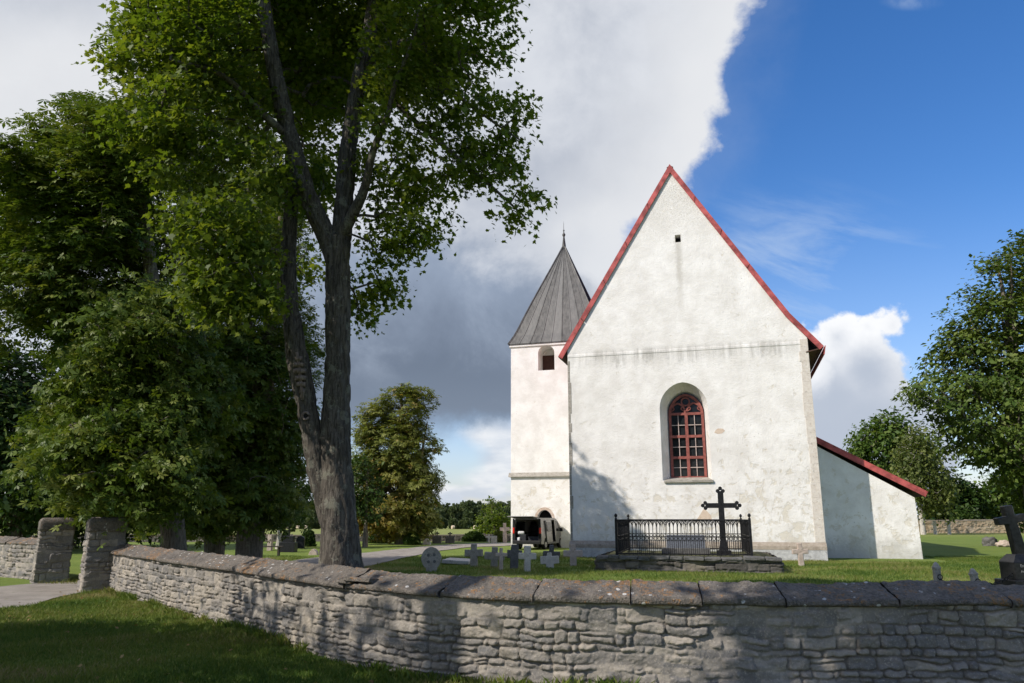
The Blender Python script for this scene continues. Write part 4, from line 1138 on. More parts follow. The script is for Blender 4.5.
def tree(name, label, group, base, limbs, blobs, n_tips, per_tip, leaf, size, mat, barkmat, seed, spread=0.35, flat=0.55, shell=0.5, step=0.4, tip_r=0.01,
         trunk_sides=12, up=0.8, jit=0.6, cat='tree', brown=None, droop=0.0, power=0.46, lean_hue=True, extra_tips=None, trunk_builder=None):
    rng = np.random.default_rng(seed)
    bx, by = base; bz = gz(bx, by)
    root = empty(name, (bx, by, bz), 0, label, cat, group)
    off = np.array([bx, by, bz])
    L = [spline(np.array(l, float) - np.array([bx, by, bz, 0]), step * 0.7) for l in limbs]
    bl = [(b[0] - bx, b[1] - by, b[2] - bz, b[3], b[4], b[5]) for b in blobs]
    tips = in_blobs(bl, n_tips, rng, shell)
    if extra_tips is not None: tips = np.concatenate([tips, np.asarray(extra_tips, float) - off])
    tips[:, 2] = np.maximum(tips[:, 2], 0.6)
    ch = grow(L, tips, rng, step, tip_r, power)
    bV, bF = tube_arrays(ch, 5)
    if trunk_builder: trunk_builder(root, L, bV, bF)
    else:
        V, Fq = tube_arrays([(l[:, :3], l[:, 3]) for l in L], trunk_sides)
        dn = fbm(V[:, 0] * 5, V[:, 1] * 5, V[:, 2] * 1.5, 3, seed) * 0.10
        V[:, 0] += dn * 0.8; V[:, 1] += dn * 0.8
        mesh_obj('trunk', np.concatenate([V, bV]), np.concatenate([Fq, bF + len(V)]), barkmat, root, smooth=True)
    # leaves gather in flat sprays at the twig ends
    n = len(tips)
    cen = np.array([b[:3] for b in bl]).mean(0)
    base_d = np.repeat(tips, per_tip, 0)
    o = rng.normal(0, 1, (len(base_d), 3)).clip(-1.9, 1.9) * np.array([spread, spread, spread * flat])
    pos = base_d + o
    pos[:, 2] -= droop * (o[:, 0] ** 2 + o[:, 1] ** 2) / max(spread, 0.01)
    outv = pos - cen; outv /= np.linalg.norm(outv, axis=1)[:, None] + 1e-9
    hue = np.repeat(rng.normal(0.2, 0.19, n), per_tip)
    br = None
    if brown is not None: br = brown(pos + off, rng)
    leaf_mesh('crown', pos, outv, size, leaf, mat, root, rng, up, jit, br, hue=hue)
    return root
def pb(px, py, rpx, y, ry=None, rzf=1.0):
    """an ellipsoid of crown seen at a pixel, at distance y"""
    p = aty(px, py, y); k = y / F * 1.0
    return (p[0], p[1], p[2], rpx * k, ry if ry else rpx * k, rpx * k * rzf)
def pl(pts, y0=None):
    """limb from (px, py, y, r)"""
    return [tuple(aty(a, b, y)) + (r,) for a, b, y, r in pts]

# --- the maple beside the wall
MB_ = aty(345, 570, 12.75)
mb = (MB_[0], 12.75)
Y0 = 12.75
main = [(mb[0] + 0.05, Y0, -0.15, 0.47), (mb[0] + 0.04, Y0, 0.25, 0.43)] + pl([(343, 590, Y0, 0.39), (341, 560, Y0, 0.345), (337, 500, Y0, 0.29), (336, 440, Y0, 0.25), (338, 370, Y0, 0.225), (338, 300, Y0, 0.215), (337, 255, Y0, 0.22), (338, 238, Y0, 0.20)])
l_left = pl([(337, 285, Y0, 0.13), (334, 255, Y0, 0.165), (325, 232, Y0 - 0.02, 0.18), (308, 200, Y0 - 0.1, 0.175), (296, 155, Y0 - 0.2, 0.16), (283, 110, Y0 - 0.3, 0.15), (272, 60, Y0 - 0.4, 0.14), (264, 10, Y0 - 0.45, 0.125), (255, -60, Y0 - 0.5, 0.10), (250, -150, Y0 - 0.5, 0.06)])
l_right = pl([(338, 285, Y0, 0.13), (340, 250, Y0 + 0.02, 0.175), (342, 232, Y0 + 0.05, 0.185), (344, 205, Y0 + 0.15, 0.175), (347, 155, Y0 + 0.25, 0.16), (357, 90, Y0 + 0.3, 0.15), (369, 40, Y0 + 0.35, 0.14), (375, -10, Y0 + 0.4, 0.12), (385, -90, Y0 + 0.4, 0.09), (390, -170, Y0 + 0.4, 0.05)])
l_r2 = pl([(341, 236, Y0, 0.12), (354, 212, Y0 - 0.15, 0.10), (366, 188, Y0 - 0.3, 0.078), (372, 150, Y0 - 0.5, 0.062), (388, 118, Y0 - 0.7, 0.05), (395, 80, Y0 - 0.9, 0.038), (415, 40, Y0 - 1.1, 0.028), (420, 0, Y0 - 1.2, 0.02)])
l_arm = pl([(366, 52, Y0 + 0.35, 0.09), (384, 46, Y0 + 0.2, 0.085), (405, 43, Y0, 0.075), (420, 38, Y0 - 0.2, 0.06), (440, 10, Y0 - 0.5, 0.05), (465, -40, Y0 - 0.7, 0.03)])
l_hang = pl([(372, 60, Y0 + 0.3, 0.06), (389, 98, Y0 + 0.1, 0.05), (434, 138, Y0 - 0.3, 0.042), (475, 172, Y0 - 0.6, 0.032), (500, 194, Y0 - 0.8, 0.024), (526, 218, Y0 - 0.9, 0.014)])
l_hang2 = pl([(420, 38, Y0 - 0.2, 0.05), (432, 60, Y0 - 0.3, 0.04), (450, 90, Y0 - 0.5, 0.032), (490, 120, Y0 - 0.9, 0.022), (520, 140, Y0 - 1.1, 0.012)])
l_w = pl([(290, 138, Y0 - 0.2, 0.08), (271, 122, Y0 - 0.5, 0.07), (252, 103, Y0 - 0.8, 0.06), (229, 78, Y0 - 1.1, 0.05), (205, 67, Y0 - 1.3, 0.035), (170, 60, Y0 - 1.5, 0.02)])
second = pl([(334, 520, Y0 + 0.06, 0.24), (322, 485, Y0 + 0.05, 0.19), (313, 440, Y0 + 0.02, 0.165), (304, 390, Y0, 0.185), (296, 350, Y0, 0.175), (290, 310, Y0, 0.145), (288, 275, Y0 + 0.05, 0.14), (289, 235, Y0 + 0.1, 0.13), (292, 195, Y0 + 0.2, 0.12), (290, 140, Y0 + 0.5, 0.10), (280, 70, Y0 + 0.9, 0.08), (265, -10, Y0 + 1.3, 0.05)])
maple_blobs = [pb(*b) for b in [
    (470, 35, 50, 12.4), (498, 115, 34, 11.9), (512, 200, 27, 11.9), (490, 165, 30, 12.0), (440, 150, 45, 12.6), (455, 90, 45, 12.4), (430, 215, 34, 12.6), (395, 235, 30, 13.0), (372, 285, 28, 13.6), (362, 312, 16, 13.9), (410, 60, 58, 12.5), (385, 110, 30, 11.9), (400, 170, 45, 12.9),
    (330, 40, 75, 14.3), (330, 120, 55, 14.6), (250, 40, 72, 13.6), (190, 40, 60, 12.2), (150, 20, 38, 12.2), (215, 110, 60, 12.0), (250, 170, 48, 12.0), (190, 150, 50, 12.0), (225, 230, 40, 11.6), (222, 285, 34, 11.4), (255, 285, 26, 11.6), (200, 262, 26, 11.5), (225, 228, 38, 11.4), (215, 278, 32, 11.2), (245, 300, 26, 11.4), (268, 262, 28, 11.9), (190, 215, 34, 11.6), (150, 120, 40, 11.8), (118, 70, 26, 12.0), (310, 190, 35, 13.8), (300, 260, 26, 14.2),
    (480, -40, 60, 12.4), (400, -60, 90, 12.8), (300, -70, 100, 12.8), (200, -50, 80, 12.4), (340, -170, 90, 12.8), (250, -160, 80, 12.8), (430, -150, 70, 12.8), (300, 40, 90, 15.6), (400, 50, 70, 15.4), (205, 20, 60, 11.4), (440, 10, 60, 11.8)]]
def maple_trunk(root, L, bV, bF):
    allV, allF, o = [bV], [bF], len(bV)
    for i, l in enumerate(L):
        big = i in (0, 1, 2, len(L) - 1)
        l = spline(l, 0.05) if big else l
        V, Fq = tube_arrays([(l[:, :3], l[:, 3])], 44 if big else 10)
        if big:
            n = len(l); P = V.reshape(n, 44, 3); c = P.mean(1, keepdims=True); d = P - c
            rad = np.linalg.norm(d, axis=2, keepdims=True); u = d / (rad + 1e-9)
            th = np.arctan2(u[..., 1], u[..., 0])
            ridg = np.abs(fbm(u[..., 0] * 9 + 3, u[..., 1] * 9, P[..., 2] * 2.0, 3, 40 + i)) * 2
            lump = fbm(u[..., 0] * 1.3, u[..., 1] * 1.3, P[..., 2] * 1.1, 3, 60 + i)
            disp = -0.04 * np.clip(1 - ridg * 2.2, 0, 1) + 0.07 * lump * np.clip(rad[..., 0] / 0.3, 0.3, 1)
            if i == 0:
                flare = np.clip(1 - (P[..., 2]) / 0.9, 0, 1) ** 2
                disp = disp + flare * 0.22 * (0.5 + 0.5 * np.sin(th * 5 + 1.0))
            P = P + u * disp[..., None]; V = P.reshape(-1, 3)
        allV.append(V); allF.append(Fq + o); o += len(V)
    t = mesh_obj('trunk', np.concatenate(allV), np.concatenate(allF), M['maple_bark'], root, smooth=True)
    # healed scar with a rolled lip, and a knot hole, on the left stem
    b = B()
    off = np.array(root.location)
    p0 = aty(297, 352, Y0 - 0.165) - off; p1 = aty(303, 398, Y0 - 0.175) - off
    pts = []
    for k in range(8):
        f = k / 7; q = p0 * (1 - f) + p1 * f; pts.append(q)
    b.tube([tuple(q) for q in pts], 0.03, 8, 0.03)
    for k, (w) in enumerate((0.02, 0.07, 0.10, 0.11, 0.10, 0.08, 0.05, 0.02)):
        q = pts[k]; b.lathe([(w, -0.035), (w * 1.02, 0.035)], (0, 0, 0), 10, Matrix.Translation(q) @ Matrix.Scale(0.45, 4, (0, 1, 0)))
    b.build('scar', M['scar_wood'], t, smooth=True, rough=0.012)
    b = B(); q = aty(306, 416, Y0 - 0.15) - off
    ring = [(q[0] + 0.055 * math.cos(a), q[1] - 0.02, q[2] + 0.06 * math.sin(a)) for a in np.linspace(0, 2 * math.pi, 13)]
    b.tube(ring, 0.022, 6); b.build('knot', M['scar_wood'], t, smooth=True)
    b = B().lathe([(0.045, -0.01), (0.045, 0.012)], (0, 0, 0), 12, Matrix.Translation((q[0], q[1] - 0.012, q[2])) @ Matrix.Rotation(R(90), 4, 'X')); b.build('knot_hole', M['dark'], t)
tree('maple_tree', 'tall maple with forked lichen grey trunk and scarred left stem, just behind the foreground wall', None, mb,
     [main, l_left, l_right, l_r2, l_arm, l_hang, l_hang2, l_w, second], maple_blobs, 2050, 58, 'maple', 0.086, M['maple_leaf'], M['maple_bark'], 11,
     spread=0.185, flat=0.5, step=0.28, tip_r=0.0065, up=0.85, jit=0.55, trunk_builder=maple_trunk, shell=0.4, droop=0.25)

# --- horse chestnuts behind the wall on the left
def straight(px, y, r, top_z, lean=(0, 0), zs=0.5, dz=-0.15):
    x = atx(px, y, zs)
    return [(x, y, dz, r * 1.35), (x + lean[0] * 0.1, y + lean[1] * 0.1, 0.6, r * 1.05), (x + lean[0] * 0.3, y + lean[1] * 0.3, top_z * 0.3, r * 0.9), (x + lean[0] * 0.6, y + lean[1] * 0.6, top_z * 0.6, r * 0.6), (x + lean[0], y + lean[1], top_z, r * 0.15)]
ch_label = ['leafy horse chestnut spreading furthest left behind the wall, its light green crown sunlit',
            'dark dense horse chestnut behind the wall, middle trunk of three left of the maple',
            'shaded horse chestnut with thick pale lichen trunk, nearest left of the maple']
sets = [
    (185, 24.0, 0.34, 17.5, (-3.0, -1.5), [(165, 60, 46), (75, 190, 62), (35, 235, 48), (25, 285, 34), (95, 265, 62), (120, 140, 46), (142, 142, 40), (95, 120, 22), (106, 215, 47), (62, 140, 20), (20, 170, 26), (-62, 325, 38), (90, 330, 40), (150, 330, 55),  # the blob beyond the left frame edge is added to shade the lower crown
        (100, 415, 50), (88, 455, 40), (120, 375, 46), (115, 478, 32), (150, 440, 50), (75, 430, 28), (160, 480, 36), (180, 400, 50)], 0),
    (213, 30.5, 0.36, 17.5, (0.2, 0), [(170, 350, 75), (200, 240, 75), (215, 150, 70), (190, 440, 70), (190, 500, 36), (150, 470, 50), (230, 470, 40), (215, 400, 60), (280, 185, 42), (262, 215, 40), (285, 215, 26)], 1),
    (247, 27.5, 0.42, 15.5, (0.3, 0.3), [(250, 380, 58), (255, 450, 52), (230, 495, 34), (275, 495, 26), (255, 320, 55), (240, 250, 60), (290, 430, 30), (215, 420, 55), (280, 350, 34), (205, 495, 34), (255, 490, 34), (215, 470, 44)], 2)]
for px, y, r, tz, lean, bl, i in sets:
    x = atx(px, y)
    limb = [straight(px, y, r, tz, lean)]
    for k, (a, b, rp) in enumerate(bl[:7]):
        q = aty(a, b, y); z0 = max(2.2, q[2] * 0.5)
        limb.append([(x, y, z0, r * 0.3), ((x * 0.6 + q[0] * 0.4), y - 0.2, z0 * 0.55 + q[2] * 0.45, r * 0.2), (q[0], y + (k % 3 - 1) * 0.8, q[2], r * 0.05)])
    tree('chestnut_tree', ch_label[i], 'horse chestnuts behind the wall', (x, y), limb, [pb(a, b, rp, y + ((k * 37) % 5 - 2) * 0.7 + (-1.0, 1.0, 0.8)[i], max(1.6, rp * y / F * 1.15)) for k, (a, b, rp) in enumerate(bl)],
         (1500, 1000, 950)[i], 38, 'palm', 0.175, M['chestnut_leaf'], M['bark'], 100 + i, spread=0.42, flat=0.32, step=0.55, tip_r=0.012, up=0.95, jit=0.42, droop=0.25)
# dark trees far left
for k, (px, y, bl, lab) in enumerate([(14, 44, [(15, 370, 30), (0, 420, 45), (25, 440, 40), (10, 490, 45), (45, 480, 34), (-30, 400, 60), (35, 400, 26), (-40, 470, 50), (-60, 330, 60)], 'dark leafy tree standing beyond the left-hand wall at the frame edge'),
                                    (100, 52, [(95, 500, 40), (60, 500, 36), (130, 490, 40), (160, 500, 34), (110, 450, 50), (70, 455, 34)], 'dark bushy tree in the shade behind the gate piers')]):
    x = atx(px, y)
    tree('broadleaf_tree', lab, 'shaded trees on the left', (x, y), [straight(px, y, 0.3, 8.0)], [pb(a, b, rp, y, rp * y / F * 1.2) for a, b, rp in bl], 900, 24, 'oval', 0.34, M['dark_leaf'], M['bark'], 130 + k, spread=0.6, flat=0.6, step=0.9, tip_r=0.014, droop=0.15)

# --- middle distance trees
def rust(p, rng):
    lowl = np.clip((6.5 - p[:, 2]) / 5.0, 0, 1) * np.clip(0.95 - (p[:, 0] + 12.2) / 5.5, 0, 1)
    return np.clip(lowl * 1.1 * (rng.random(len(p)) ** 0.7) + (rng.random(len(p)) < 0.06) * 0.4, 0, 0.9)
ym = 58
tree('chestnut_tree', 'rust tinged horse chestnut standing alone left of the church tower', 'horse chestnuts in the churchyard', (atx(402, ym), ym),
     [straight(402, ym, 0.42, 12.0, (-0.4, 0)), [(atx(402, ym), ym, 2.2, 0.2), (atx(380, ym), ym, 5, 0.12), (atx(372, ym), ym - .5, 8, 0.04)], [(atx(402, ym), ym, 2.6, 0.2), (atx(418, ym), ym, 5.5, 0.12), (atx(425, ym), ym - .5, 9, 0.04)]],
     [pb(a, b, rp, ym, rp * ym / F * 1.1) for a, b, rp in [(402, 410, 26), (418, 400, 14), (380, 420, 22), (390, 450, 34), (415, 445, 24), (370, 470, 24), (400, 485, 36), (425, 475, 16), (372, 505, 22), (410, 510, 26), (390, 525, 14), (365, 435, 16), (432, 480, 9), (362, 520, 14), (425, 522, 10)]],
     760, 22, 'palm', 0.27, M['rust_leaf'], M['bark'], 150, spread=0.36, flat=0.5, step=0.6, tip_r=0.012, brown=rust, up=0.9, jit=0.45, droop=0.2)
y_ = 52
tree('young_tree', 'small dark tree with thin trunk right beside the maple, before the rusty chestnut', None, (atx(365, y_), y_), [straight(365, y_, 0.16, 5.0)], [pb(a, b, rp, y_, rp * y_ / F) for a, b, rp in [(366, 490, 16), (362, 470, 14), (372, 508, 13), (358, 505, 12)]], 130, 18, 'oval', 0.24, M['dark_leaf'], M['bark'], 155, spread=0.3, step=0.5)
y_ = 76
tree('young_tree', 'bright green young tree left of the church tower, behind the van', None, (atx(492, y_), y_), [straight(492, y_, 0.14, 3.3)], [pb(a, b, rp, y_, rp * y_ / F) for a, b, rp in [(492, 515, 12), (484, 522, 9), (500, 522, 10), (490, 530, 14), (502, 531, 9), (480, 531, 7), (491, 505, 6)]], 170, 14, 'oval', 0.24, M['maple_leaf'], M['bark'], 160, spread=0.28, step=0.4)
y_ = 49
tree('young_tree', 'thin pale trunked tree seen between the chestnut trunk and the maple', None, (atx(279, y_), y_), [straight(279, y_, 0.14, 7.0)], [pb(a, b, rp, y_, rp * y_ / F) for a, b, rp in [(280, 490, 24), (265, 500, 18), (298, 495, 18), (285, 465, 18), (296, 512, 9)]], 170, 16, 'oval', 0.26, M['dark_leaf'], M['birch_bark'], 165, spread=0.36, step=0.5)
# --- right-hand trees
yr = 50; xr = atx(1040, yr)
rb = [(a_ + 12, b_ + 2, r_) for a_, b_, r_ in [(1035, 260, 42), (1000, 290, 42), (1030, 330, 70), (965, 320, 30), (950, 345, 26), (975, 365, 44), (930, 370, 22), (915, 392, 18), (945, 400, 34), (985, 420, 50), (1030, 420, 70), (970, 440, 18), (1020, 465, 40), (1045, 500, 36), (985, 262, 16), (1012, 245, 18), (1080, 300, 70), (1090, 400, 80), (905, 398, 10)]]
limb = [[(xr, yr, -0.2, 0.62), (xr, yr, 1.2, 0.5), (xr - .2, yr, 6, 0.42), (xr + .2, yr, 12, 0.3), (xr, yr, 19, 0.06)]]
for k, (a, b, rp) in enumerate(rb[:16]):
    q = aty(a, b, yr); z0 = max(3, q[2] * 0.55); sh = ((k * 13) % 7 - 3) * 0.5
    limb.append([(xr, yr, z0, 0.2), (xr * 0.55 + q[0] * 0.45, yr + sh * 0.5, z0 * 0.5 + q[2] * 0.5, 0.13), (q[0], yr + sh, q[2], 0.03)])
tree('ash_tree', 'large spreading dark green tree rising at the right edge behind the black cross', None, (xr, yr), limb, [pb(a, b, rp, yr + ((k * 29) % 7 - 3) * 0.6, rp * yr / F * 1.2) for k, (a, b, rp) in enumerate(rb)],
     1250, 52, 'oval', 0.28, M['ash_leaf'], M['bark'], 170, spread=0.55, flat=0.27, step=0.7, tip_r=0.014, up=0.9, jit=0.5, droop=0.2)
yb = 92; xb = atx(923, yb)
tree('birch_tree', 'loose pale green birch with white trunk at the corner of the chapel', None, (xb, yb), [[(xb, yb, -0.2, 0.32), (xb, yb, 2, 0.26), (xb - .2, yb, 7, 0.18), (xb - .3, yb, 12.5, 0.02)]],
     [pb(a, b, rp, yb, rp * yb / F) for a, b, rp in [(918, 440, 14), (912, 455, 16), (926, 462, 18), (908, 478, 16), (928, 485, 20), (940, 478, 12), (915, 498, 12), (938, 500, 12)]], 420, 22, 'oval', 0.36, M['birch_leaf'], M['birch_bark'], 175, spread=0.55, flat=1.0, step=0.9, tip_r=0.012, droop=0.35, up=0.4)
yb = 108
for k, (px, bl, lab) in enumerate([(880, [(872, 436, 16), (890, 430, 16), (880, 455, 26), (905, 440, 18), (862, 448, 10), (900, 470, 24), (925, 455, 16)], 'rounded dark green tree behind the chapel roof'),
                                   (958, [(955, 505, 16), (940, 512, 12), (965, 500, 14), (950, 490, 14), (972, 515, 10)], 'dark low tree before the far wood, right of the birch'),
                                   (1000, [(1000, 500, 22), (1020, 490, 28), (985, 505, 14), (1030, 510, 20), (1010, 515, 16)], 'bright green bushy tree behind the far ochre wall')]):
    x = atx(px, yb + k * 2)
    tree('broadleaf_tree', lab, 'trees along the far right wall', (x, yb + k * 2), [straight(px, yb + k * 2, 0.3, 5 if k else 11)], [pb(a, b, rp, yb + k * 2, rp * yb / F) for a, b, rp in bl], 420, 22, 'oval', 0.55, M['dark_leaf'] if k == 1 else M['mid_leaf'], M['bark'], 180 + k, spread=0.75, flat=0.6, step=1.2, tip_r=0.016)
# --- trees outside the frame, left of and behind the viewer, added and shaped to shade wall, maple and grass
for k, (x, y, z0, z1, r, lab) in enumerate([(-14.0, 2.4, 4, 12.0, 2.3, 'tallest of three unseen trees added outside the wall to shade the grass'),
                                       (-14.0, 5.8, 3, 10.0, 2.2, 'middle one of three unseen trees added outside the wall to shade the grass'),
                                       (-14.0, 9.2, 2.5, 8.7, 2.2, 'smallest of three unseen trees added outside the wall to shade the grass'),
                                       (-9.8, 4.6, 13, 21, 2.3, 'unseen slender tree, its high crown placed to shade the right side of the maple'),
                                       (-4.0, 1.85, 7, 12.5, 2.5, 'unseen slim tree beside the viewer, added to shade the right end of the wall')]):
    rg = random.Random(60 + k)
    bl = [(x + rg.uniform(-r, r) * 0.7, y + rg.uniform(-r, r) * 0.7, rg.uniform(z0 + 1, z1 - 1), r * 0.5, r * 0.5, r * 0.42) for _ in range(14)]
    tree('broadleaf_tree', lab, 'unseen trees added for shade outside the churchyard wall', (x, y), [[(x, y, -0.2, 0.4), (x, y, 1, 0.32), (x, y, z0, 0.24), (x, y, z1 * 0.9, 0.05)]], bl, 400, 24, 'oval', 0.26, M['mid_leaf'], M['bark'], 190 + k, spread=0.6, flat=0.6, step=0.9, tip_r=0.015)

# ------------------------------------------------------------------ far wood
def wood(name, arcs, seed, mat):
    rng = np.random.default_rng(seed); pos, outv, hue = [], [], []
    for (x0, x1, y0, y1, n, hmin, hmax) in arcs:
        for _ in range(n):
            x = rng.uniform(x0, x1); y = rng.uniform(y0, y1); h = rng.uniform(hmin, hmax); r = h * rng.uniform(0.18, 0.30); z0 = gz(x, y)
            m = 230
            d = rng.normal(0, 1, (m, 3)); d /= np.linalg.norm(d, axis=1)[:, None]
            rr = 0.75 + 0.25 * rng.random(m)
            tall = rng.uniform(0.40, 0.5)
            p = np.c_[x + d[:, 0] * r * rr, y + d[:, 1] * r * rr, z0 + h * (1 - tall) + d[:, 2] * h * tall * rr]
            p += 0.10 * r * rng.normal(0, 1, (m, 3))
            pos.append(p); outv.append(d); hue.append(np.full(m, rng.uniform(0, 0.45)))
    pos = np.concatenate(pos); pos[:, 2] = np.maximum(pos[:, 2], ground_z(pos[:, 0], pos[:, 1]) + 0.2)
    o = leaf_mesh(name, pos, np.concatenate(outv), 1.25, 'tuft', mat, None, rng, 0.6, 0.5, hue=np.concatenate(hue))
    return set_props(o, kind='stuff')
wood('far_wood', [(-330, 30, 425, 470, 620, 9, 16), (-200, 20, 408, 424, 90, 3, 7), (150, 420, 190, 230, 110, 8, 13), (110, 200, 175, 190, 14, 7, 10)], 201, M['hazy_far_leaf'])

# ------------------------------------------------------------------ shrubs
def shrub(px, py_top, py_base, wpx, label, mat, seed, n=900, size=0.09, group='shrubs in the churchyard', y=None, flat=1.0):
    yq = y or at(px, py_base)[1]; x = atx(px, yq); w = wpx * yq / F; top = aty(px, py_top, yq)[2] - gz(x, yq)
    root = empty('shrub', (x, yq, gz(x, yq)), 0, label, 'shrub', group)
    rng = np.random.default_rng(seed)
    d = rng.normal(0, 1, (n, 3)); d /= np.linalg.norm(d, axis=1)[:, None]; d[:, 2] = np.abs(d[:, 2])
    rr = 1 + 0.25 * fbm(d[:, 0] * 2, d[:, 1] * 2, d[:, 2] * 2, 3, seed)
    rad = (0.6 + 0.4 * rng.random(n) ** 0.5) * rr
    pos = d * rad[:, None] * np.array([w / 2, w / 2 * 0.8, top * flat])
    leaf_mesh('foliage', pos, d, size, 'tuft', mat, root, rng, 0.3, 0.7)
    b = B()
    rq_ = random.Random(seed)
    for k in range(7):
        a = rq_.uniform(0, 6.28); b.tube([(0.05 * math.cos(a), 0.05 * math.sin(a), -0.05), (0.3 * w * math.cos(a), 0.3 * w * math.sin(a), top * 0.6)], 0.02, 5, 0.006)
    b.build('stem', M['bark'], root)
    return root
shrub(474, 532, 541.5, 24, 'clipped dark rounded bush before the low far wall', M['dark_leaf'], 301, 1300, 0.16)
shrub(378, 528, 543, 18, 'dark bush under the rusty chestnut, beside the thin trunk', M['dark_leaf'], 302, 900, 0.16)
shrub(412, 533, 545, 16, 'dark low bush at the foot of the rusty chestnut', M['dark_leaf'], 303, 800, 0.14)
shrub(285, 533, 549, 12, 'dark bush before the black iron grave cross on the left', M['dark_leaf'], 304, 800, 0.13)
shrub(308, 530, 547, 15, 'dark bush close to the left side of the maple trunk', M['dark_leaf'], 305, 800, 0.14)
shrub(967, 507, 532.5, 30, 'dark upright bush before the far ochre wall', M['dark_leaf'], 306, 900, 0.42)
shrub(940, 523, 533, 14, 'low pale green bush between the two small pale posts', M['mid_leaf'], 307, 400, 0.35)
shrub(498, 530, 542, 10, 'small reddish green bush beside the tall pale far cross', M['rust_leaf'], 308, 300, 0.14)

# ------------------------------------------------------------------ gravestones
def stone_cross(px, py_top, py_base, wpx, label, mat, seed, arm=0.62, th=0.14, tilt=0.0, yaw=0.0, taper=0.85, shaft=0.26, y=None, cap=None, group='stone crosses in the churchyard', ends=0.0, armh=None):
    yq = y or at(px, py_base)[1]; x = atx(px, yq, 0.3); z0 = gz(x, yq)
    h = aty(px, py_top, yq)[2] - z0; w = wpx * yq / F * 0.98
    root = empty('grave_cross', (x, yq, z0), yaw, label, 'gravestone', group)
    root.rotation_euler = (R(random.Random(seed).uniform(-5, 5)), tilt + R(random.Random(seed + 50).uniform(-3, 3)), yaw + R(random.Random(seed + 90).uniform(-14, 14)))
    s = shaft * min(1.0, w / 0.7 * 1.0); hs = s / 2; a = h * arm; ah = (armh or s) / 2
    out = [(-hs * 1.12, -0.15), (hs * 1.12, -0.15), (hs, a - ah), (w / 2, a - ah * (1 + ends)), (w / 2, a + ah * (1 + ends)), (hs * taper, a + ah), (hs * taper * (1 + ends), h), (-hs * taper * (1 + ends), h), (-hs * taper, a + ah), (-w / 2, a + ah * (1 + ends)), (-w / 2, a - ah * (1 + ends)), (-hs, a - ah)]
    b = B(); b.prism(out, -th / 2, th / 2, bev=0.018)
    bm = b.bm
    o = b.build('cross', mat, root, rough=0.012, seed=seed)
    return root
stone_cross(474, 544, 566.5, 18, 'grey stone cross with broad arms beside the flat grave slab', M['grey_stone'], 1, 0.60, 0.18, shaft=0.27)
stone_cross(494, 547, 567, 20, 'dark grey stone cross standing behind the slim weathered one', M['grey_stone'], 2, 0.56, 0.17, shaft=0.28)
stone_cross(501, 548, 570, 12, 'slim weathered pinkish stone cross with bulging foot', M['pink_stone'], 3, 0.70, 0.15, shaft=0.2, taper=0.8)
stone_cross(514, 544.5, 568, 15, 'tall dark stone cross left of the tilted white one', M['dark_stone'], 4, 0.60, 0.18, shaft=0.36, taper=0.95)
stone_cross(527, 546, 571, 17.5, 'whitish stone cross leaning slightly, nearest to the wall', M['pale_stone'], 5, 0.60, 0.15, tilt=R(4), shaft=0.24, taper=1.1)
stone_cross(551, 545, 564, 17, 'dark stone cross behind a pale half sunken one, before the van', M['dark_stone'], 6, 0.52, 0.17, shaft=0.24)
stone_cross(550, 552.5, 567.5, 18, 'pale half sunken stone cross with short stub arms, before the dark cross', M['pale_stone'], 7, 0.52, 0.16, shaft=0.30, taper=0.6)
stone_cross(573, 544, 565.5, 19, 'stone cross with pale shaft and dark arms near the left church corner', M['pink_stone'], 8, 0.56, 0.16, shaft=0.26)
stone_cross(801, 543, 565.5, 15.5, 'pinkish stone cross standing before the church plinth on the right', M['pink_stone'], 9, 0.62, 0.14, shaft=0.22, taper=0.85)
stone_cross(505, 523, 543, 9.5, 'tall pale stone cross behind the rear of the van', M['pink_stone'], 10, 0.70, 0.2, shaft=0.26, y=60)
stone_cross(489, 534, 542.2, 7, 'small pale cross beside a pale headstone near the far wall', M['pale_stone'], 11, 0.65, 0.15, shaft=0.18, y=62)
def headstone(px, py_top, py_base, wpx, label, mat, seed, top='flat', th=0.2, y=None, cross=False, group='headstones in the churchyard'):
    yq = y or at(px, py_base)[1]; x = atx(px, yq, 0.3); z0 = gz(x, yq)
    h = aty(px, py_top, yq)[2] - z0; w = wpx * yq / F * 0.98
    root = empty('headstone', (x, yq, z0), 0, label, 'gravestone', group)
    hb = h * (0.62 if cross else 1.0)
    if top == 'round': pts = [(-w / 2, -0.1), (w / 2, -0.1)] + [(w / 2 * math.cos(a), hb - w / 2 * 0.8 + w / 2 * 0.8 * math.sin(a)) for a in np.linspace(0, math.pi, 9)]
    elif top == 'point': pts = [(-w / 2, -0.1), (w / 2, -0.1), (w / 2 * 0.8, hb * 0.5), (w * 0.08, hb), (-w * 0.12, hb), (-w / 2 * 0.85, hb * 0.45)]
    else: pts = [(-w / 2, -0.1), (w / 2, -0.1), (w / 2 * 0.96, hb), (-w / 2 * 0.96, hb)]
    b = B(); b.prism(pts, -th / 2, th / 2, bev=0.015); b.build('slab', mat, root, rough=0.012, seed=seed)
    if cross:
        b = B().box((0, 0, hb + (h - hb) / 2 - 0.02), (0.10, 0.09, h - hb + 0.04)).box((0, 0, hb + (h - hb) * 0.6), (0.36, 0.085, 0.10)); b.build('cross', mat, root)
    return root
headstone(494, 536, 542.4, 6, 'pale blocky headstone beside the small pale far cross', M['pale_stone'], 20, y=62)
headstone(427, 538.5, 544.5, 8, 'pale pointed boulder stone left of the dark far headstones', M['pale_stone'], 21, 'point', 0.5)
headstone(437, 531.5, 543.2, 9, 'dark headstone topped by a small cross, left one of the far pair', M['dark_stone'], 22, 'flat', 0.3, cross=True)
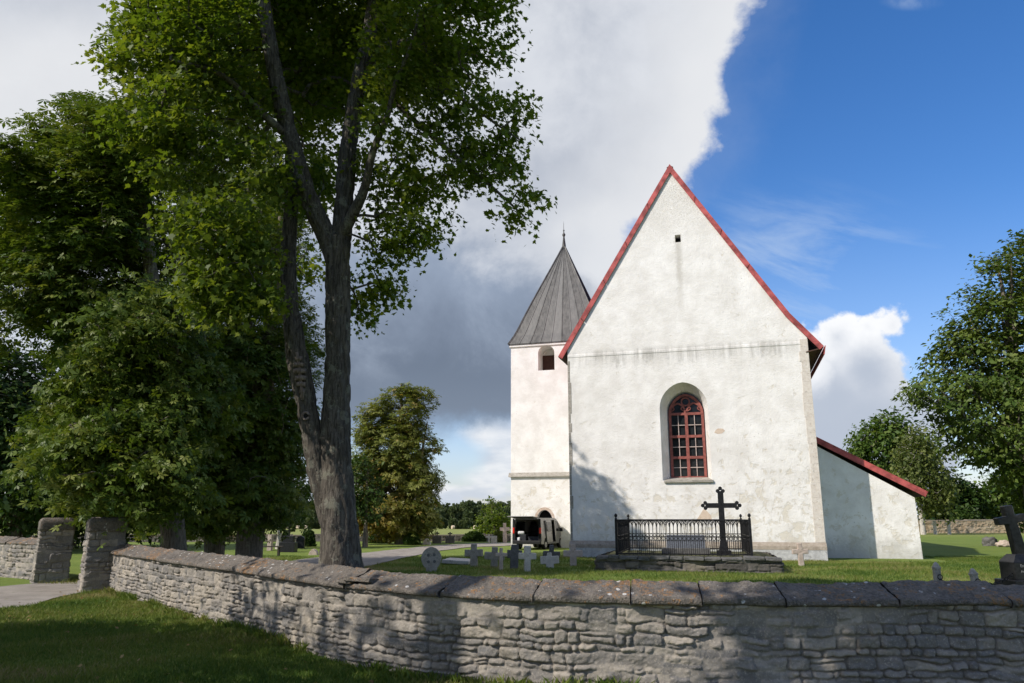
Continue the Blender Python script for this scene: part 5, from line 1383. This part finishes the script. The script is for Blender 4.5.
headstone(450, 532, 543, 9, 'dark headstone topped by a small cross, nearer the clipped bush', M['dark_stone'], 23, 'flat', 0.3, cross=True)
headstone(300.5, 536, 548.5, 8, 'dark round topped headstone right of the black grave cross', M['black_stone'], 24, 'round', 0.25)
headstone(259, 534, 545.5, 4, 'pale slender grave pillar at the left of a pair, near the bench', M['pink_stone'], 25, 'round', 0.35, y=47)
headstone(270, 534, 545.5, 4, 'pale slender grave pillar above the bench, right one of a pair', M['pink_stone'], 26, 'round', 0.35, y=47)
headstone(314, 549, 555, 9, 'low rough boulder grave marker on the grass left of the maple', M['pink_stone'], 27, 'point', 0.4)
# round wheel stone
yq = at(432, 571.5)[1]; x = atx(432, yq)
rs = empty('wheel_stone', (x, yq, gz(x, yq)), R(8), 'round grey disc shaped gravestone with a carved wheel cross', 'gravestone')
rs.rotation_euler = (R(-4), R(-3), R(8))
b_ = B(); c_ = [(0.37 * math.cos(t), 0.46 + 0.40 * math.sin(t)) for t in np.linspace(0, 2 * math.pi, 33)[:-1]]
b_.prism(c_, -0.07, 0.09, bev=0.012); b_.prism([(-0.2, -0.1), (0.2, -0.1), (0.2, 0.2), (-0.2, 0.2)], -0.065, 0.085); b_.build('disc', M['grey_stone'], rs, rough=0.01)
b_ = B()
for a in range(4):
    t0 = a * math.pi / 2 + math.pi / 4; cx_, cz_ = 0.155 * math.cos(t0), 0.46 + 0.165 * math.sin(t0)
    b_.prism([(cx_ + 0.055 * math.cos(t), cz_ + 0.055 * math.sin(t)) for t in np.linspace(0, 2 * math.pi, 11)[:-1]], -0.078, -0.06)
b_.box((0, -0.062, 0.46), (0.02, 0.012, 0.5)).box((0, -0.062, 0.46), (0.5, 0.012, 0.02))
b_.build('carving', M['dark_stone'], rs)
# flat slab
yq = 34.2; x = atx(459, yq)
fs_ = empty('grave_slab', (x, yq, gz(x, yq)), R(-6), 'flat pale grey grave slab lying in the grass behind the disc stone', 'gravestone')
b_ = B().box((0, 0, 0.09), (1.15, 1.9, 0.14), Matrix.Rotation(R(3), 3, 'Y'), 0.02); b_.build('slab', M['pale_stone'], fs_, rough=0.01)
# black cross and pedestal, right
yq = 20.0; x = atx(1023, yq)
bc = empty('grave_monument', (x, yq, gz(x, yq)), R(2), 'black stone cross tilted on a black pedestal at the right edge', 'gravestone')
b_ = B().box((0, 0, 0.14), (1.0, 0.8, 0.5), None, 0.02).box((0, 0, 0.60), (0.78, 0.58, 0.44), None, 0.02).box((0, 0, 0.91), (0.78, 0.58, 0.18), None, 0.0, 0.6); b_.build('pedestal', M['black_stone'], bc)
T_ = Matrix.Translation((0.0, 0, 0.98)) @ Matrix.Rotation(R(-9), 4, 'Y')
b_ = B(); b_.prism([(-0.15, -0.03), (0.15, -0.03), (0.12, 0.78), (0.37, 0.80), (0.37, 0.98), (0.115, 0.98), (0.11, 1.24), (-0.11, 1.24), (-0.115, 0.98), (-0.37, 0.98), (-0.37, 0.80), (-0.12, 0.78)], -0.10, 0.10, T_, 0.015)
b_.build('cross', M['black_stone'], bc)
for txt, zz, sz in (("Enst", 0.70, 0.10), ("Amma", 0.57, 0.075)):
    cu = bpy.data.curves.new('inscription', 'FONT'); cu.body = txt; cu.size = sz; cu.extrude = 0.002; cu.align_x = 'LEFT'
    to = bpy.data.objects.new('inscription_src', cu); C.objects.link(to)
    bpy.context.view_layer.update()
    me = bpy.data.meshes.new_from_object(to.evaluated_get(bpy.context.evaluated_depsgraph_get()))
    bpy.data.objects.remove(to)
    me.materials.clear(); me.materials.append(M['lettering'])
    io = bpy.data.objects.new('inscription', me); C.objects.link(io); io.parent = bc
    io.location = (-0.24, -0.294, zz); io.rotation_euler = (R(90), 0, 0)
# chain posts
def chain_post(px, py_top, label, y=20.2):
    x = atx(px, y, 0.3); z0 = gz(x, y); h = aty(px, py_top, y)[2] - z0
    root = empty('chain_post', (x, y, z0), 0, label, 'stone post', 'stone chain posts')
    b = B().lathe([(0.11, -0.1), (0.095, h - 0.17), (0.112, h - 0.165), (0.112, h - 0.12), (0.09, h - 0.11), (0.06, h - 0.04), (0.02, h)], (0, 0, 0), 8); b.build('shaft', M['grey_stone'], root)
    b = B().tube([(0.06 * math.cos(a), -0.13, h * 0.55 + 0.06 * math.sin(a)) for a in np.linspace(0, 2 * math.pi, 11)], 0.014, 5); b.build('ring', M['iron'], root)
    return root, (x, y - 0.13, z0 + h * 0.5)
r1, c1 = chain_post(938, 562, 'pointed grey stone post, taller one of two holding a hanging chain')
r2, c2 = chain_post(977, 568, 'pointed grey stone post leaning beside the black pedestal, holding a chain', 19.6)
r2.rotation_euler = (0, R(-6), 0)
def chain(a, b, sag, label):
    a = Vector(a); b = Vector(b); root = empty('chain', tuple(a), 0, label, 'chain', 'chains between the posts')
    m = B(); n = int((b - a).length / 0.085); pts = []
    for i in range(n + 1):
        t = i / n; p = (b - a) * t; p.z -= sag * 4 * t * (1 - t); pts.append(p)
    for i in range(n):
        p, q = pts[i], pts[i + 1]; c = (p + q) / 2; d = (q - p).normalized(); s = Vector((0, 0, 1)) if i % 2 else d.cross(Vector((0, 0, 1))).normalized()
        if i % 2: s = (s - d * s.dot(d)).normalized()
        m.tube([c + d * 0.06 * math.cos(t) + s * 0.034 * math.sin(t) for t in np.linspace(0, 2 * math.pi, 9)], 0.012, 5)
    m.build('links', M['iron'], root).name = 'link_run'
chain(c1, c2, 0.22, 'rusty dark chain hanging between the two stone posts')
chain(c2, (x - 0.42, yq - 0.25, 0.55), 0.12, 'dark chain hanging from the leaning post to the black pedestal')
# boulders on the right lawn
def boulder(px, py, wpx, hpx, label, mat, seed):
    y = at(px, py)[1]; x = atx(px, y); w = wpx * y / F; h = hpx * y / F
    bm = bmesh.new(); bmesh.ops.create_icosphere(bm, subdivisions=4, radius=0.5)
    co = np.array([v.co for v in bm.verts])
    dn = fbm(co[:, 0] * 3 + seed, co[:, 1] * 3, co[:, 2] * 3, 4, seed) * 0.7
    for v, d in zip(bm.verts, dn):
        v.co *= 1 + d; v.co.x *= w; v.co.y *= w * 0.7; v.co.z = v.co.z * h * 1.5 + h * 0.3
    me = bpy.data.meshes.new('boulder'); bm.to_mesh(me); bm.free(); me.materials.append(mat)
    for p in me.polygons: p.use_smooth = True
    o = bpy.data.objects.new('boulder', me); C.objects.link(o); o.location = (x, y, gz(x, y))
    return set_props(o, label, 'boulder', 'boulders on the right lawn')
boulder(990, 546, 15, 8, 'dark rounded boulder on the sunny lawn before the far wall', M['dark_stone'], 401)
boulder(1003, 547, 14, 6, 'pale orange flat boulder next to the dark boulder', M['pink_stone'], 402)
for px, lab in ((935, 'small pale post by the far wall, nearer the birch'), (949, 'small pale post by the far wall, nearer the dark upright bush')):
    y = 93.0; x = atx(px, y); b_ = B().box((0, 0, 0.7), (0.34, 0.26, 1.7), None, 0.03).box((0, 0, 1.2), (0.55, 0.25, 0.22), None, 0.02)
    o = b_.build('grave_post', M['pale_stone'], None, rough=0.02); o.location = (x, y, gz(x, y)); set_props(o, lab, 'grave post', 'pale grave posts by the far wall')
# black iron cross on the left, bench, sign
yq = 45.0; x = atx(288.5, yq)
gm = empty('grave_monument', (x, yq, gz(x, yq)), 0, 'black grave cross on a dark pedestal seen left of the maple trunk', 'gravestone')
h = aty(288, 524.5, yq)[2]
b_ = B().box((0, 0, 0.25), (0.9, 0.7, 0.6), None, 0.02).box((0, 0, 0.7), (0.6, 0.45, 0.4), None, 0.02); b_.build('pedestal', M['black_stone'], gm)
b_ = B().box((0, 0, (h + 0.85) / 2), (0.10, 0.09, h - 0.85)).box((0, 0, h - 0.36), (0.68, 0.08, 0.10)); b_.build('cross', M['iron'], gm)
yq = 40.0; x = atx(268, yq)
bn = empty('bench', (x, yq, gz(x, yq)), R(6), 'dark backless wooden bench on the grass beneath the chestnuts', 'bench')
b_ = B()
for k in range(3): b_.box((0, -0.15 + k * 0.15, 0.46), (1.5, 0.13, 0.05), None, 0.008)
b_.build('seat', M['wood'], bn)
for sx in (-0.55, 0.55): b_ = B().box((sx, -0.14, 0.21), (0.08, 0.08, 0.46)).box((sx, 0.14, 0.21), (0.08, 0.08, 0.46)).box((sx, 0, 0.40), (0.06, 0.4, 0.06)); b_.build('leg', M['wood'], bn)
yq = 29.0; x = atx(182, yq, 1.9); zs = aty(182, 519, yq)[2]
ys = empty('yellow_sign', (x - 0.3, yq - 0.9, gz(x, yq)), R(-8), 'small faded yellow sign on a thin post under the dark chestnuts', 'sign')
b_ = B().box((0, 0, zs), (0.30, 0.02, 0.34), None, 0.008); b_.build('panel', M['yellow'], ys)
b_ = B().tube([(0, 0.03, -0.1), (0, 0.03, zs + 0.1)], 0.025, 8); b_.build('post', M['iron'], ys)
# straw bales in the field
for k, (px, py, lab) in enumerate([(287, 524.8, 'round pale straw bale in the field, leftmost of three beyond the black grave cross'), (298, 525.5, 'round pale straw bale in the field, middle one beyond the black grave cross'), (306, 526.2, 'round pale straw bale in the field, nearest the maple trunk'), (453, 529.3, 'round pale straw bale in the field above the clipped bush'), (475, 530.2, 'round pale straw bale in the field left of the bright young tree')]):
    y = 405.0 if k < 3 else 390.0; x = atx(px, y, -3); z = gz(x, y)
    b_ = B().lathe([(0.3, -0.7), (0.8, -0.7), (0.88, -0.62), (0.88, 0.62), (0.8, 0.7), (0.3, 0.7)], (0, 0, 0), 20, Matrix.Translation((0, 0, 0.95)) @ Matrix.Rotation(R(90), 4, 'X') @ Matrix.Scale(1.0, 4))
    o = b_.build('straw_bale', M['bale'], None, rough=0.03); o.location = (x, y, z); o.rotation_euler = (0, 0, R(50 + 23 * k)); set_props(o, lab, 'straw bale', 'straw bales in the field')

# ------------------------------------------------------------------ railed grave plot
FA = np.array([atx(617, 29.8, 0.5), 29.8]); FB = np.array([atx(752, 28.68, 0.5), 28.68])
fd = FB - FA; FW = np.linalg.norm(fd); fd /= FW; fang = math.atan2(fd[1], fd[0])
FD = 5.6
base = empty('grave_kerb', (FA[0], FA[1], gz(*FA)), fang, 'low rough stone platform under the black iron railing', 'stone platform')
Pk = np.array([(-0.72, -0.3), (FW + 0.95, -0.3), (FW + 0.95, FD + 0.3), (-0.72, FD + 0.3), (-0.72, -0.3)])
dl = np.r_[0, np.cumsum(np.linalg.norm(np.diff(Pk, axis=0), axis=1))]; t = np.linspace(0, dl[-1], int(dl[-1] / 0.035), endpoint=False)
Pk = np.stack([np.interp(t, dl, Pk[:, k]) for k in (0, 1)], -1)
masonry_face('kerb_stonework', Pk, -0.1, 0.47, M['darkwall'], base, 91, 0.03, closed=True, period=dl[-1], sw=0.7, sh=0.2, relief=0.08)
gxk = np.linspace(-0.70, FW + 0.93, 60); gyk = np.linspace(-0.28, FD + 0.32, 50); KX, KY = np.meshgrid(gxk, gyk, indexing='ij')
edge_d = np.minimum.reduce([KX + 0.7, FW + 0.93 - KX, KY + 0.28, FD + 0.32 - KY])
KZ = 0.44 + 0.05 * np.clip(edge_d / 0.4, 0, 1) + 0.05 * fbm(KX * 2.2, KY * 2.2, o=3, s=8)
mesh_obj('earth_fill', np.stack([KX, KY, KZ], -1).reshape(-1, 3), grid_faces(60, 50), M['earth'], base, smooth=True)
b_ = B(); rk = random.Random(4); xx = -0.72
while xx < FW + 0.6:
    w_ = rk.uniform(0.35, 0.8); b_.box((xx + w_ / 2, -0.28 + rk.uniform(-.04, .04), 0.46 + rk.uniform(-.03, .04)), (w_ * 0.95, 0.42, 0.12), Matrix.Rotation(rk.uniform(-.05, .05), 3, 'Y'), 0.03); xx += w_
b_.build('kerb_top', M['dark_stone'], base, rough=0.03, sub=1)
rail = empty('iron_railing', (FA[0], FA[1], gz(*FA) + 0.5), fang, 'black cast iron railing with gothic arches enclosing a grave before the church', 'railing')
RH = 1.36
def railing_panel(p, q):
    p = Vector((*p, 0)); q = Vector((*q, 0)); d = (q - p); L = d.length; d /= L; n = int(round(L / 0.155)); s = L / n
    b = B(); rotz = Matrix.Rotation(math.atan2(d.y, d.x), 3, 'Z')
    for z, hgt in ((RH - 0.03, 0.05), (0.10, 0.045), (0.74, 0.022), (0.58, 0.022)):
        b.box(tuple((p + q) / 2 + Vector((0, 0, z))), (L, 0.04, hgt), rotz)
    for i in range(n + 1):
        c = p + d * s * i
        b.tube([c + Vector((0, 0, 0.05)), c + Vector((0, 0, RH - 0.05))], 0.0125, 5)
        if i < n:
            m = c + d * s * 0.5
            b.tube([m + Vector((0, 0, 0.10)), m + Vector((0, 0, 0.58))], 0.009, 4)
            b.tube([m + d * 0.055 * math.cos(t) + Vector((0, 0, 0.66 + 0.06 * math.sin(t))) for t in np.linspace(0, 2 * math.pi, 9)], 0.0105, 4)
            for k in (0, 1):     # interlaced pointed arches
                a = c if k == 0 else c + d * s; e_ = d * (1 if k == 0 else -1)
                if 0 <= i + (1 if k == 0 else -1) < n or True:
                    pts = [a + e_ * s * 1.0 * (1 - math.cos(t)) + Vector((0, 0, RH - 0.30 + 0.24 * math.sin(t))) for t in np.linspace(0, math.pi / 2, 5)]
                    b.tube(pts, 0.0115, 4)
    return b.build('railing_panel', M['iron'], rail)
cor = [(0, 0), (FW, 0), (FW, FD), (0, FD)]
for i in range(4): railing_panel(cor[i], cor[(i + 1) % 4])
for c in cor:
    b_ = B().box((c[0], c[1], 0.66), (0.095, 0.095, 1.42), None, 0.006).lathe([(0.03, 1.37), (0.055, 1.39), (0.02, 1.42), (0.05, 1.46), (0.062, 1.50), (0.05, 1.54), (0.012, 1.58)], (c[0], c[1], 0), 10)
    b_.build('post', M['iron'], rail)
# iron cross and slab inside the railing
yq = 30.6; x = atx(722.5, yq, 1.5)
ic = empty('iron_cross', (x, yq, 0.48), fang, 'tall black iron cross with trefoil ends rising inside the railing', 'gravestone')
ztop = aty(723, 491, yq)[2] - 0.48; za = aty(723, 505.5, yq)[2] - 0.48; hw = 0.60
b_ = B().box((0, 0, ztop / 2), (0.22, 0.12, ztop), None, 0.01).box((0, 0, za), (hw * 2, 0.115, 0.19), None, 0.01)
for ex, ez in ((-hw, za), (hw, za), (0, ztop)):
    for ox, oz in ((0, 0.10), (0, -0.10), (0.10 if ex >= 0 else -0.10, 0)) if ex else ((0.10, 0), (-0.10, 0), (0, 0.10)):
        b_.prism([(ex + ox + 0.075 * math.cos(t), ez + oz + 0.075 * math.sin(t)) for t in np.linspace(0, 2 * math.pi, 13)[:-1]], -0.056, 0.056)
b_.build('cross', M['iron'], ic)
b_ = B().box((0, 0, 0.05), (0.55, 0.4, 0.3), None, 0.02).box((0, 0, 0.3), (0.38, 0.26, 0.5), None, 0.0, 0.65); b_.build('foot', M['iron'], ic)
yq = 32.2; x = atx(686, yq, 0.6)
sl_ = empty('headstone', (x, yq, 0.46), fang, 'slanting blue grey granite headstone inside the black railing', 'gravestone', 'headstones in the churchyard')
b_ = B().box((0, 0, 0.10), (1.9, 0.7, 0.3), None, 0.02); b_.build('base', M['dark_stone'], sl_)
b_ = B().box((0, 0.02, 0.46), (1.55, 0.16, 0.60), Matrix.Rotation(R(-24), 3, 'X'), 0.015); b_.build('slab', M['slate'], sl_)

# ------------------------------------------------------------------ van
def build_van():
    hx, hy = 0.37, 0.929
    rl_ = np.array([atx(512.8, 48.9, 0.8), 48.9])
    ang = math.atan2(-hx, hy)
    right = np.array([hy, -hx])
    c = rl_ + right * 0.93
    v = empty('van', (c[0], c[1], gz(*c)), ang, 'silver grey van with raised tailgate and open side door beside the tower', 'van')
    def X(z): return 0.94 if z < 1.02 else 0.94 - 0.13 * (z - 1.02) / 0.9
    side = [(0.02, 0.36), (0.55, 0.34), (0.60, 0.55), (0.74, 0.70), (0.92, 0.74), (1.10, 0.70), (1.24, 0.55), (1.29, 0.34), (3.52, 0.34), (3.57, 0.55), (3.71, 0.70), (3.89, 0.74), (4.07, 0.70), (4.21, 0.55), (4.26, 0.34), (4.78, 0.36), (4.86, 0.62), (4.80, 0.92), (4.62, 1.04), (4.12, 1.16), (3.55, 1.72), (3.30, 1.87), (2.9, 1.93), (0.30, 1.93), (0.10, 1.86), (0.02, 1.02)]
    wins = [[(2.98, 1.10), (3.98, 1.10), (3.50, 1.62), (3.30, 1.72), (2.98, 1.74)]]
    rearw = [(0.30, 1.08), (1.95, 1.08), (1.95, 1.72), (0.34, 1.72)]
    door = [(2.10, 0.44), (2.86, 0.44), (2.86, 1.80), (2.10, 1.80)]
    bm = bmesh.new()
    def sheet(outline, holes, sgn):
        ed = []
        for L in [outline] + holes:
            vs = [bm.verts.new((sgn * X(z), y, z)) for y, z in L]
            ed += [bm.edges.new((vs[i], vs[(i + 1) % len(vs)])) for i in range(len(vs))]
        bmesh.ops.triangle_fill(bm, use_beauty=True, edges=ed, normal=(sgn, 0, 0))
    sheet(side, [wins[0], door], 1); sheet(side, [wins[0], rearw], -1)
    top = side[15:25]   # nose, bonnet, screen, roof
    idx = [(a, b) for a, b in zip(top[:-1], top[1:])]
    for (ya, za), (yb_, zb_) in idx:
        if (ya, za) == (4.12, 1.16): continue      # windscreen glass is its own part
        q = [bm.verts.new((s_ * X(z_), y_2, z_)) for s_, y_2, z_ in ((-1, ya, za), (1, ya, za), (1, yb_, zb_), (-1, yb_, zb_))]
        bm.faces.new(q)
    bmesh.ops.remove_doubles(bm, verts=bm.verts[:], dist=0.001)
    bmesh.ops.recalc_face_normals(bm, faces=bm.faces[:])
    me = bpy.data.meshes.new('body'); bm.to_mesh(me); bm.free(); me.materials.append(M['van'])
    o = bpy.data.objects.new('body', me); C.objects.link(o); o.parent = v
    so = o.modifiers.new('thickness', 'SOLIDIFY'); so.thickness = 0.04; so.offset = -1
    b = B().box((0, 1.5, 0.46), (1.78, 2.9, 0.06)).box((0, 3.0, 1.0), (1.72, 0.05, 1.1)).box((-0.84, 1.5, 0.75), (0.04, 2.9, 0.6)).box((0, 1.5, 1.84), (1.6, 2.8, 0.03)).box((0.84, 1.0, 0.75), (0.04, 2.0, 0.6))
    b.build('interior', M['vandark'], v)  # shade under the tailgate painted in as near-black lining
    b = B().box((0, 2.55, 0.75), (1.3, 0.5, 0.5), None, 0.05).box((0, 2.75, 1.15), (1.3, 0.14, 0.6), None, 0.05); b.build('rear_seat', M['cargo'], v)
    b = B().box((-0.45, 0.5, 0.72), (0.6, 0.5, 0.42), None, 0.03).box((0.35, 0.6, 0.66), (0.7, 0.7, 0.3), None, 0.03); b.build('cargo_case', M['cargo'], v)
    b = B().box((-0.50, 0.35, 1.02), (0.42, 0.3, 0.2), Matrix.Rotation(0.3, 3, 'Z'), 0.08).box((-0.62, 0.25, 0.62), (0.22, 0.25, 0.26), None, 0.07); b.build('bundle', M['white'], v, smooth=True)
    b = B().prism([(-0.93, 1.165), (0.93, 1.165), (0.845, 1.72), (-0.845, 1.72)], 0, 0.02, Matrix(((1, 0, 0, 0), (0, 1, -1.018, 5.31), (0, 0, 1, 0), (0, 0, 0, 1)))); b.build('windscreen', M['glass'], v)
    for s_ in (-1, 1):
        b = B(); q = [(y, z) for y, z in wins[0]]
        bm2 = b.bm; vs = [bm2.verts.new((s_ * (X(z) - 0.02), y, z)) for y, z in q]; bm2.faces.new(vs); b.build('side_window', M['glass'], v)
    b = B(); vs = [b.bm.verts.new((-(X(z) - 0.02), y, z)) for y, z in rearw]; b.bm.faces.new(vs); b.build('side_window', M['glass'], v)
    # slid-back door on the right
    b = B()
    dp = [(0.95, 0.46), (2.02, 0.46), (2.02, 1.78), (0.95, 1.78)]
    vs0 = [b.bm.verts.new((X(z) + 0.035, y, z)) for y, z in dp]; vs1 = [b.bm.verts.new((X(z) + 0.085, y, z)) for y, z in dp]
    b.bm.faces.new(vs1); b.bm.faces.new(vs0[::-1])
    for i in range(4): b.bm.faces.new((vs0[i], vs0[(i + 1) % 4], vs1[(i + 1) % 4], vs1[i]))
    sdoor = b.build('sliding_door', M['van'], v)
    b = B(); vs = [b.bm.verts.new((X(z) + 0.09, y, z)) for y, z in [(1.05, 1.10), (1.92, 1.10), (1.92, 1.68), (1.05, 1.68)]]; b.bm.faces.new(vs); b.build('window', M['glass'], sdoor)
    b = B().box((1.03, 1.93, 0.98), (0.03, 0.12, 0.04), None, 0.008); b.build('handle', M['vandark'], sdoor)
    # tailgate raised on its hinges
    Tm = Matrix.Translation((0, 0.10, 1.90)) @ Matrix.Rotation(R(-4), 4, 'X')
    b = B(); b.box((0, 0, 0), (1.66, 1.28, 0.06), None, 0.02)
    for q in b.bm.verts: q.co = Tm @ (q.co + Vector((0, -0.66, 0.02)))
    tg = b.build('tailgate', M['vangrey'], v)
    b = B(); b.box((0, 0, 0), (1.4, 0.55, 0.02))
    for q in b.bm.verts: q.co = Tm @ (q.co + Vector((0, -0.42, -0.03)))
    b.build('rear_window', M['glass'], tg)
    for s_ in (-1, 1):
        b = B().tube([(s_ * 0.78, 0.1, 1.45), (s_ * 0.74, -0.45, 1.88)], 0.014, 6); b.build('gas_strut', M['vandark'], tg)
        b = B().box((s_ * 0.88, 0.02, 1.16), (0.13, 0.11, 0.36), None, 0.03); b.build('tail_light', M['tail'], v)
        b = B().prism([(-0.10, -0.85), (0.10, -0.85), (0.04, 0.50), (-0.08, 0.50)], -0.03, 0.02, Matrix.Translation((s_ * 0.86, 0.03, 1.38))); b.build('rear_pillar', M['vandark'], v)
    b = B().box((0, -0.03, 0.46), (1.86, 0.16, 0.22), None, 0.04); b.build('bumper', M['vandark'], v)
    b = B().box((0, 4.80, 0.46), (1.84, 0.16, 0.28), None, 0.05); b.build('bumper', M['vandark'], v)
    for s_ in (-1, 1):
        b = B().box((s_ * 1.06, 3.62, 1.18), (0.20, 0.10, 0.22), None, 0.03); b.build('mirror', M['vandark'], v)
        for yy_ in (0.92, 3.89):
            Wm = Matrix.Translation((s_ * 0.83, yy_, 0.325)) @ Matrix.Rotation(R(90), 4, 'Y')
            b = B().lathe([(0.18, -0.1), (0.29, -0.1), (0.325, -0.07), (0.325, 0.07), (0.29, 0.1), (0.18, 0.1)], (0, 0, 0), 24, Wm); wh = b.build('wheel', M['tyre'], v, smooth=False)
            b = B().lathe([(0.19, -0.105), (0.17, -0.08), (0.05, -0.095), (0.04, 0.095), (0.17, 0.08), (0.19, 0.105)], (0, 0, 0), 16, Wm); b.build('rim', M['rim'], wh)
build_van()

# ------------------------------------------------------------------ grass blades
def blades(name, pts, size, mat, seed, dens_var=True):
    rng = np.random.default_rng(seed); n = len(pts)
    z = ground_z(pts[:, 0], pts[:, 1])
    a = rng.uniform(0, 2 * math.pi, n); lean = rng.normal(0, 0.45, (n, 2))
    h = size * rng.uniform(0.5, 1.35, n) * (1 + 0.9 * fbm(pts[:, 0] * 0.9, pts[:, 1] * 0.9, o=3, s=seed)); w = size * 0.10
    bx, by = np.cos(a) * w, np.sin(a) * w
    V = np.zeros((n, 4, 3))
    V[:, 0] = np.c_[pts[:, 0] - bx, pts[:, 1] - by, z - 0.01]; V[:, 1] = np.c_[pts[:, 0] + bx, pts[:, 1] + by, z - 0.01]
    V[:, 2] = np.c_[pts[:, 0] + lean[:, 0] * h * 0.5 + bx * 0.8, pts[:, 1] + lean[:, 1] * h * 0.5 + by * 0.8, z + h * 0.6]
    V[:, 3] = np.c_[pts[:, 0] + lean[:, 0] * h, pts[:, 1] + lean[:, 1] * h, z + h]
    f = np.arange(n * 4).reshape(n, 4)[:, [0, 1, 2, 3]]
    var = (0.45 + 0.9 * np.clip(fbm(pts[:, 0] * 0.33 + 4, pts[:, 1] * 0.33, o=3, s=seed + 5), 0, 1) + 0.8 * fbm(pts[:, 0] * 0.5, pts[:, 1] * 0.5, o=4, s=seed + 2) + rng.normal(0, 0.2, n)).clip(0, 1)
    o = mesh_obj(name, V.reshape(-1, 3), f, mat, attrs={'var': np.repeat(var, 4)})
    return set_props(o, kind='stuff')
def px_of(x, y, z=0.0):
    dep = y * math.cos(PITCH) + (z - EYE) * math.sin(PITCH); up_ = -y * math.sin(PITCH) + (z - EYE) * math.cos(PITCH)
    return 512 + F * x / dep, 341.5 - F * up_ / dep
rg = np.random.default_rng(77)
# lawn outside the wall: between the picture's lower edge and the wall
c = np.c_[rg.uniform(-15, 2.5, 420000), rg.uniform(8.6, 24, 420000)]
near_i = np.searchsorted(EP[:, 0], c[:, 0]).clip(0, len(EP) - 1) if EP[0, 0] < EP[-1, 0] else 0
# signed side of the wall: in front of it means nearer to the viewer than the wall face in the same column
wall_y = np.interp(c[:, 0], FP[:, 0], FP[:, 1]) if FP[0, 0] < FP[-1, 0] else np.interp(c[:, 0], FP[::-1, 0], FP[::-1, 1])
sx_, sy_ = px_of(c[:, 0], c[:, 1])
on_path = (sy_ < np.interp(sx_, [-40, 0, 29, 54, 84, 112], [612.5, 608.6, 606.5, 598.5, 592, 584]) + 0.3) & (sx_ < 112) & (sy_ > np.interp(sx_, [-40, 0, 39, 84, 112], [589, 587, 584, 582.5, 578]) - 0.3)
keep = (c[:, 1] < wall_y - 0.02) & (sx_ > -60) & ~on_path
keep &= ~((c[:, 0] < -11.2) & (c[:, 1] > 22.6))
keep &= rg.random(len(c)) < np.clip(1.25 - (c[:, 1] - 9) / 22, 0.3, 1)
blades('grass', c[keep], 0.062, M['blade'], 78)
# weeds along the foot of the wall
k = rg.integers(0, len(FP), 9000); ww = np.abs(rg.normal(0, 0.09, 9000))
sg = EN[k]; wp = FP[k] + sg * (0.03 + ww[:, None])
cl = fbm(wp[:, 0] * 1.2, wp[:, 1] * 1.2, o=3, s=4) > -0.05
blades('weeds', wp[cl], 0.13, M['blade'], 79)
# churchyard lawn behind the wall
c = np.c_[rg.uniform(-14, 26, 260000), rg.uniform(10.5, 40, 260000)]
wall_y2 = np.interp(c[:, 0], EP[:, 0], EP[:, 1]) if EP[0, 0] < EP[-1, 0] else np.interp(c[:, 0], EP[::-1, 0], EP[::-1, 1])
sx_, sy_ = px_of(c[:, 0], c[:, 1])
lx = (c - CH) @ e1; ly = (c - CH) @ e2
onp = (sx_ > 235) & (sx_ < 525) & (sy_ > np.interp(sx_, [240, 300, 340, 365, 400, 440, 470, 520], [568, 559.5, 555.6, 553.2, 549.4, 545.6, 543.8, 542.6]) - 0.4) & (sy_ < np.interp(sx_, [240, 300, 345, 372, 398, 430, 465, 522], [586, 577, 570.5, 565.5, 559.3, 552.5, 547.6, 545.2]) + 0.4)
kx = (c - FA) @ fd; ky = (c - FA) @ np.array([-fd[1], fd[0]])
keep = (c[:, 1] > wall_y2 + 1.0) & (np.abs(sx_ - 512) < 560) & (sy_ < 600) & ~onp & ~((ly > -0.1) & (lx > 0) & (lx < 17)) & ~((kx > -0.95) & (kx < FW + 1.15) & (ky > -0.4))
blades('churchyard_grass', c[keep], 0.075, M['blade'], 80)

# dry leaves lying on the lawn outside the wall
c = np.c_[rg.uniform(-12, 1.5, 420), rg.uniform(8.8, 21, 420)]
wy = np.interp(c[:, 0], FP[:, 0], FP[:, 1]) if FP[0, 0] < FP[-1, 0] else np.interp(c[:, 0], FP[::-1, 0], FP[::-1, 1])
c = c[(c[:, 1] < wy - 0.05)]
pos = np.c_[c, ground_z(c[:, 0], c[:, 1]) + rg.uniform(0.03, 0.06, len(c))]
fl_ = leaf_mesh('fallen_leaves', pos, rg.normal(0, 0.4, (len(c), 3)), 0.06, 'maple', M['dry_leaf'], None, rg, 1.0, 0.35, sizevar=0.5)
set_props(fl_, kind='stuff')
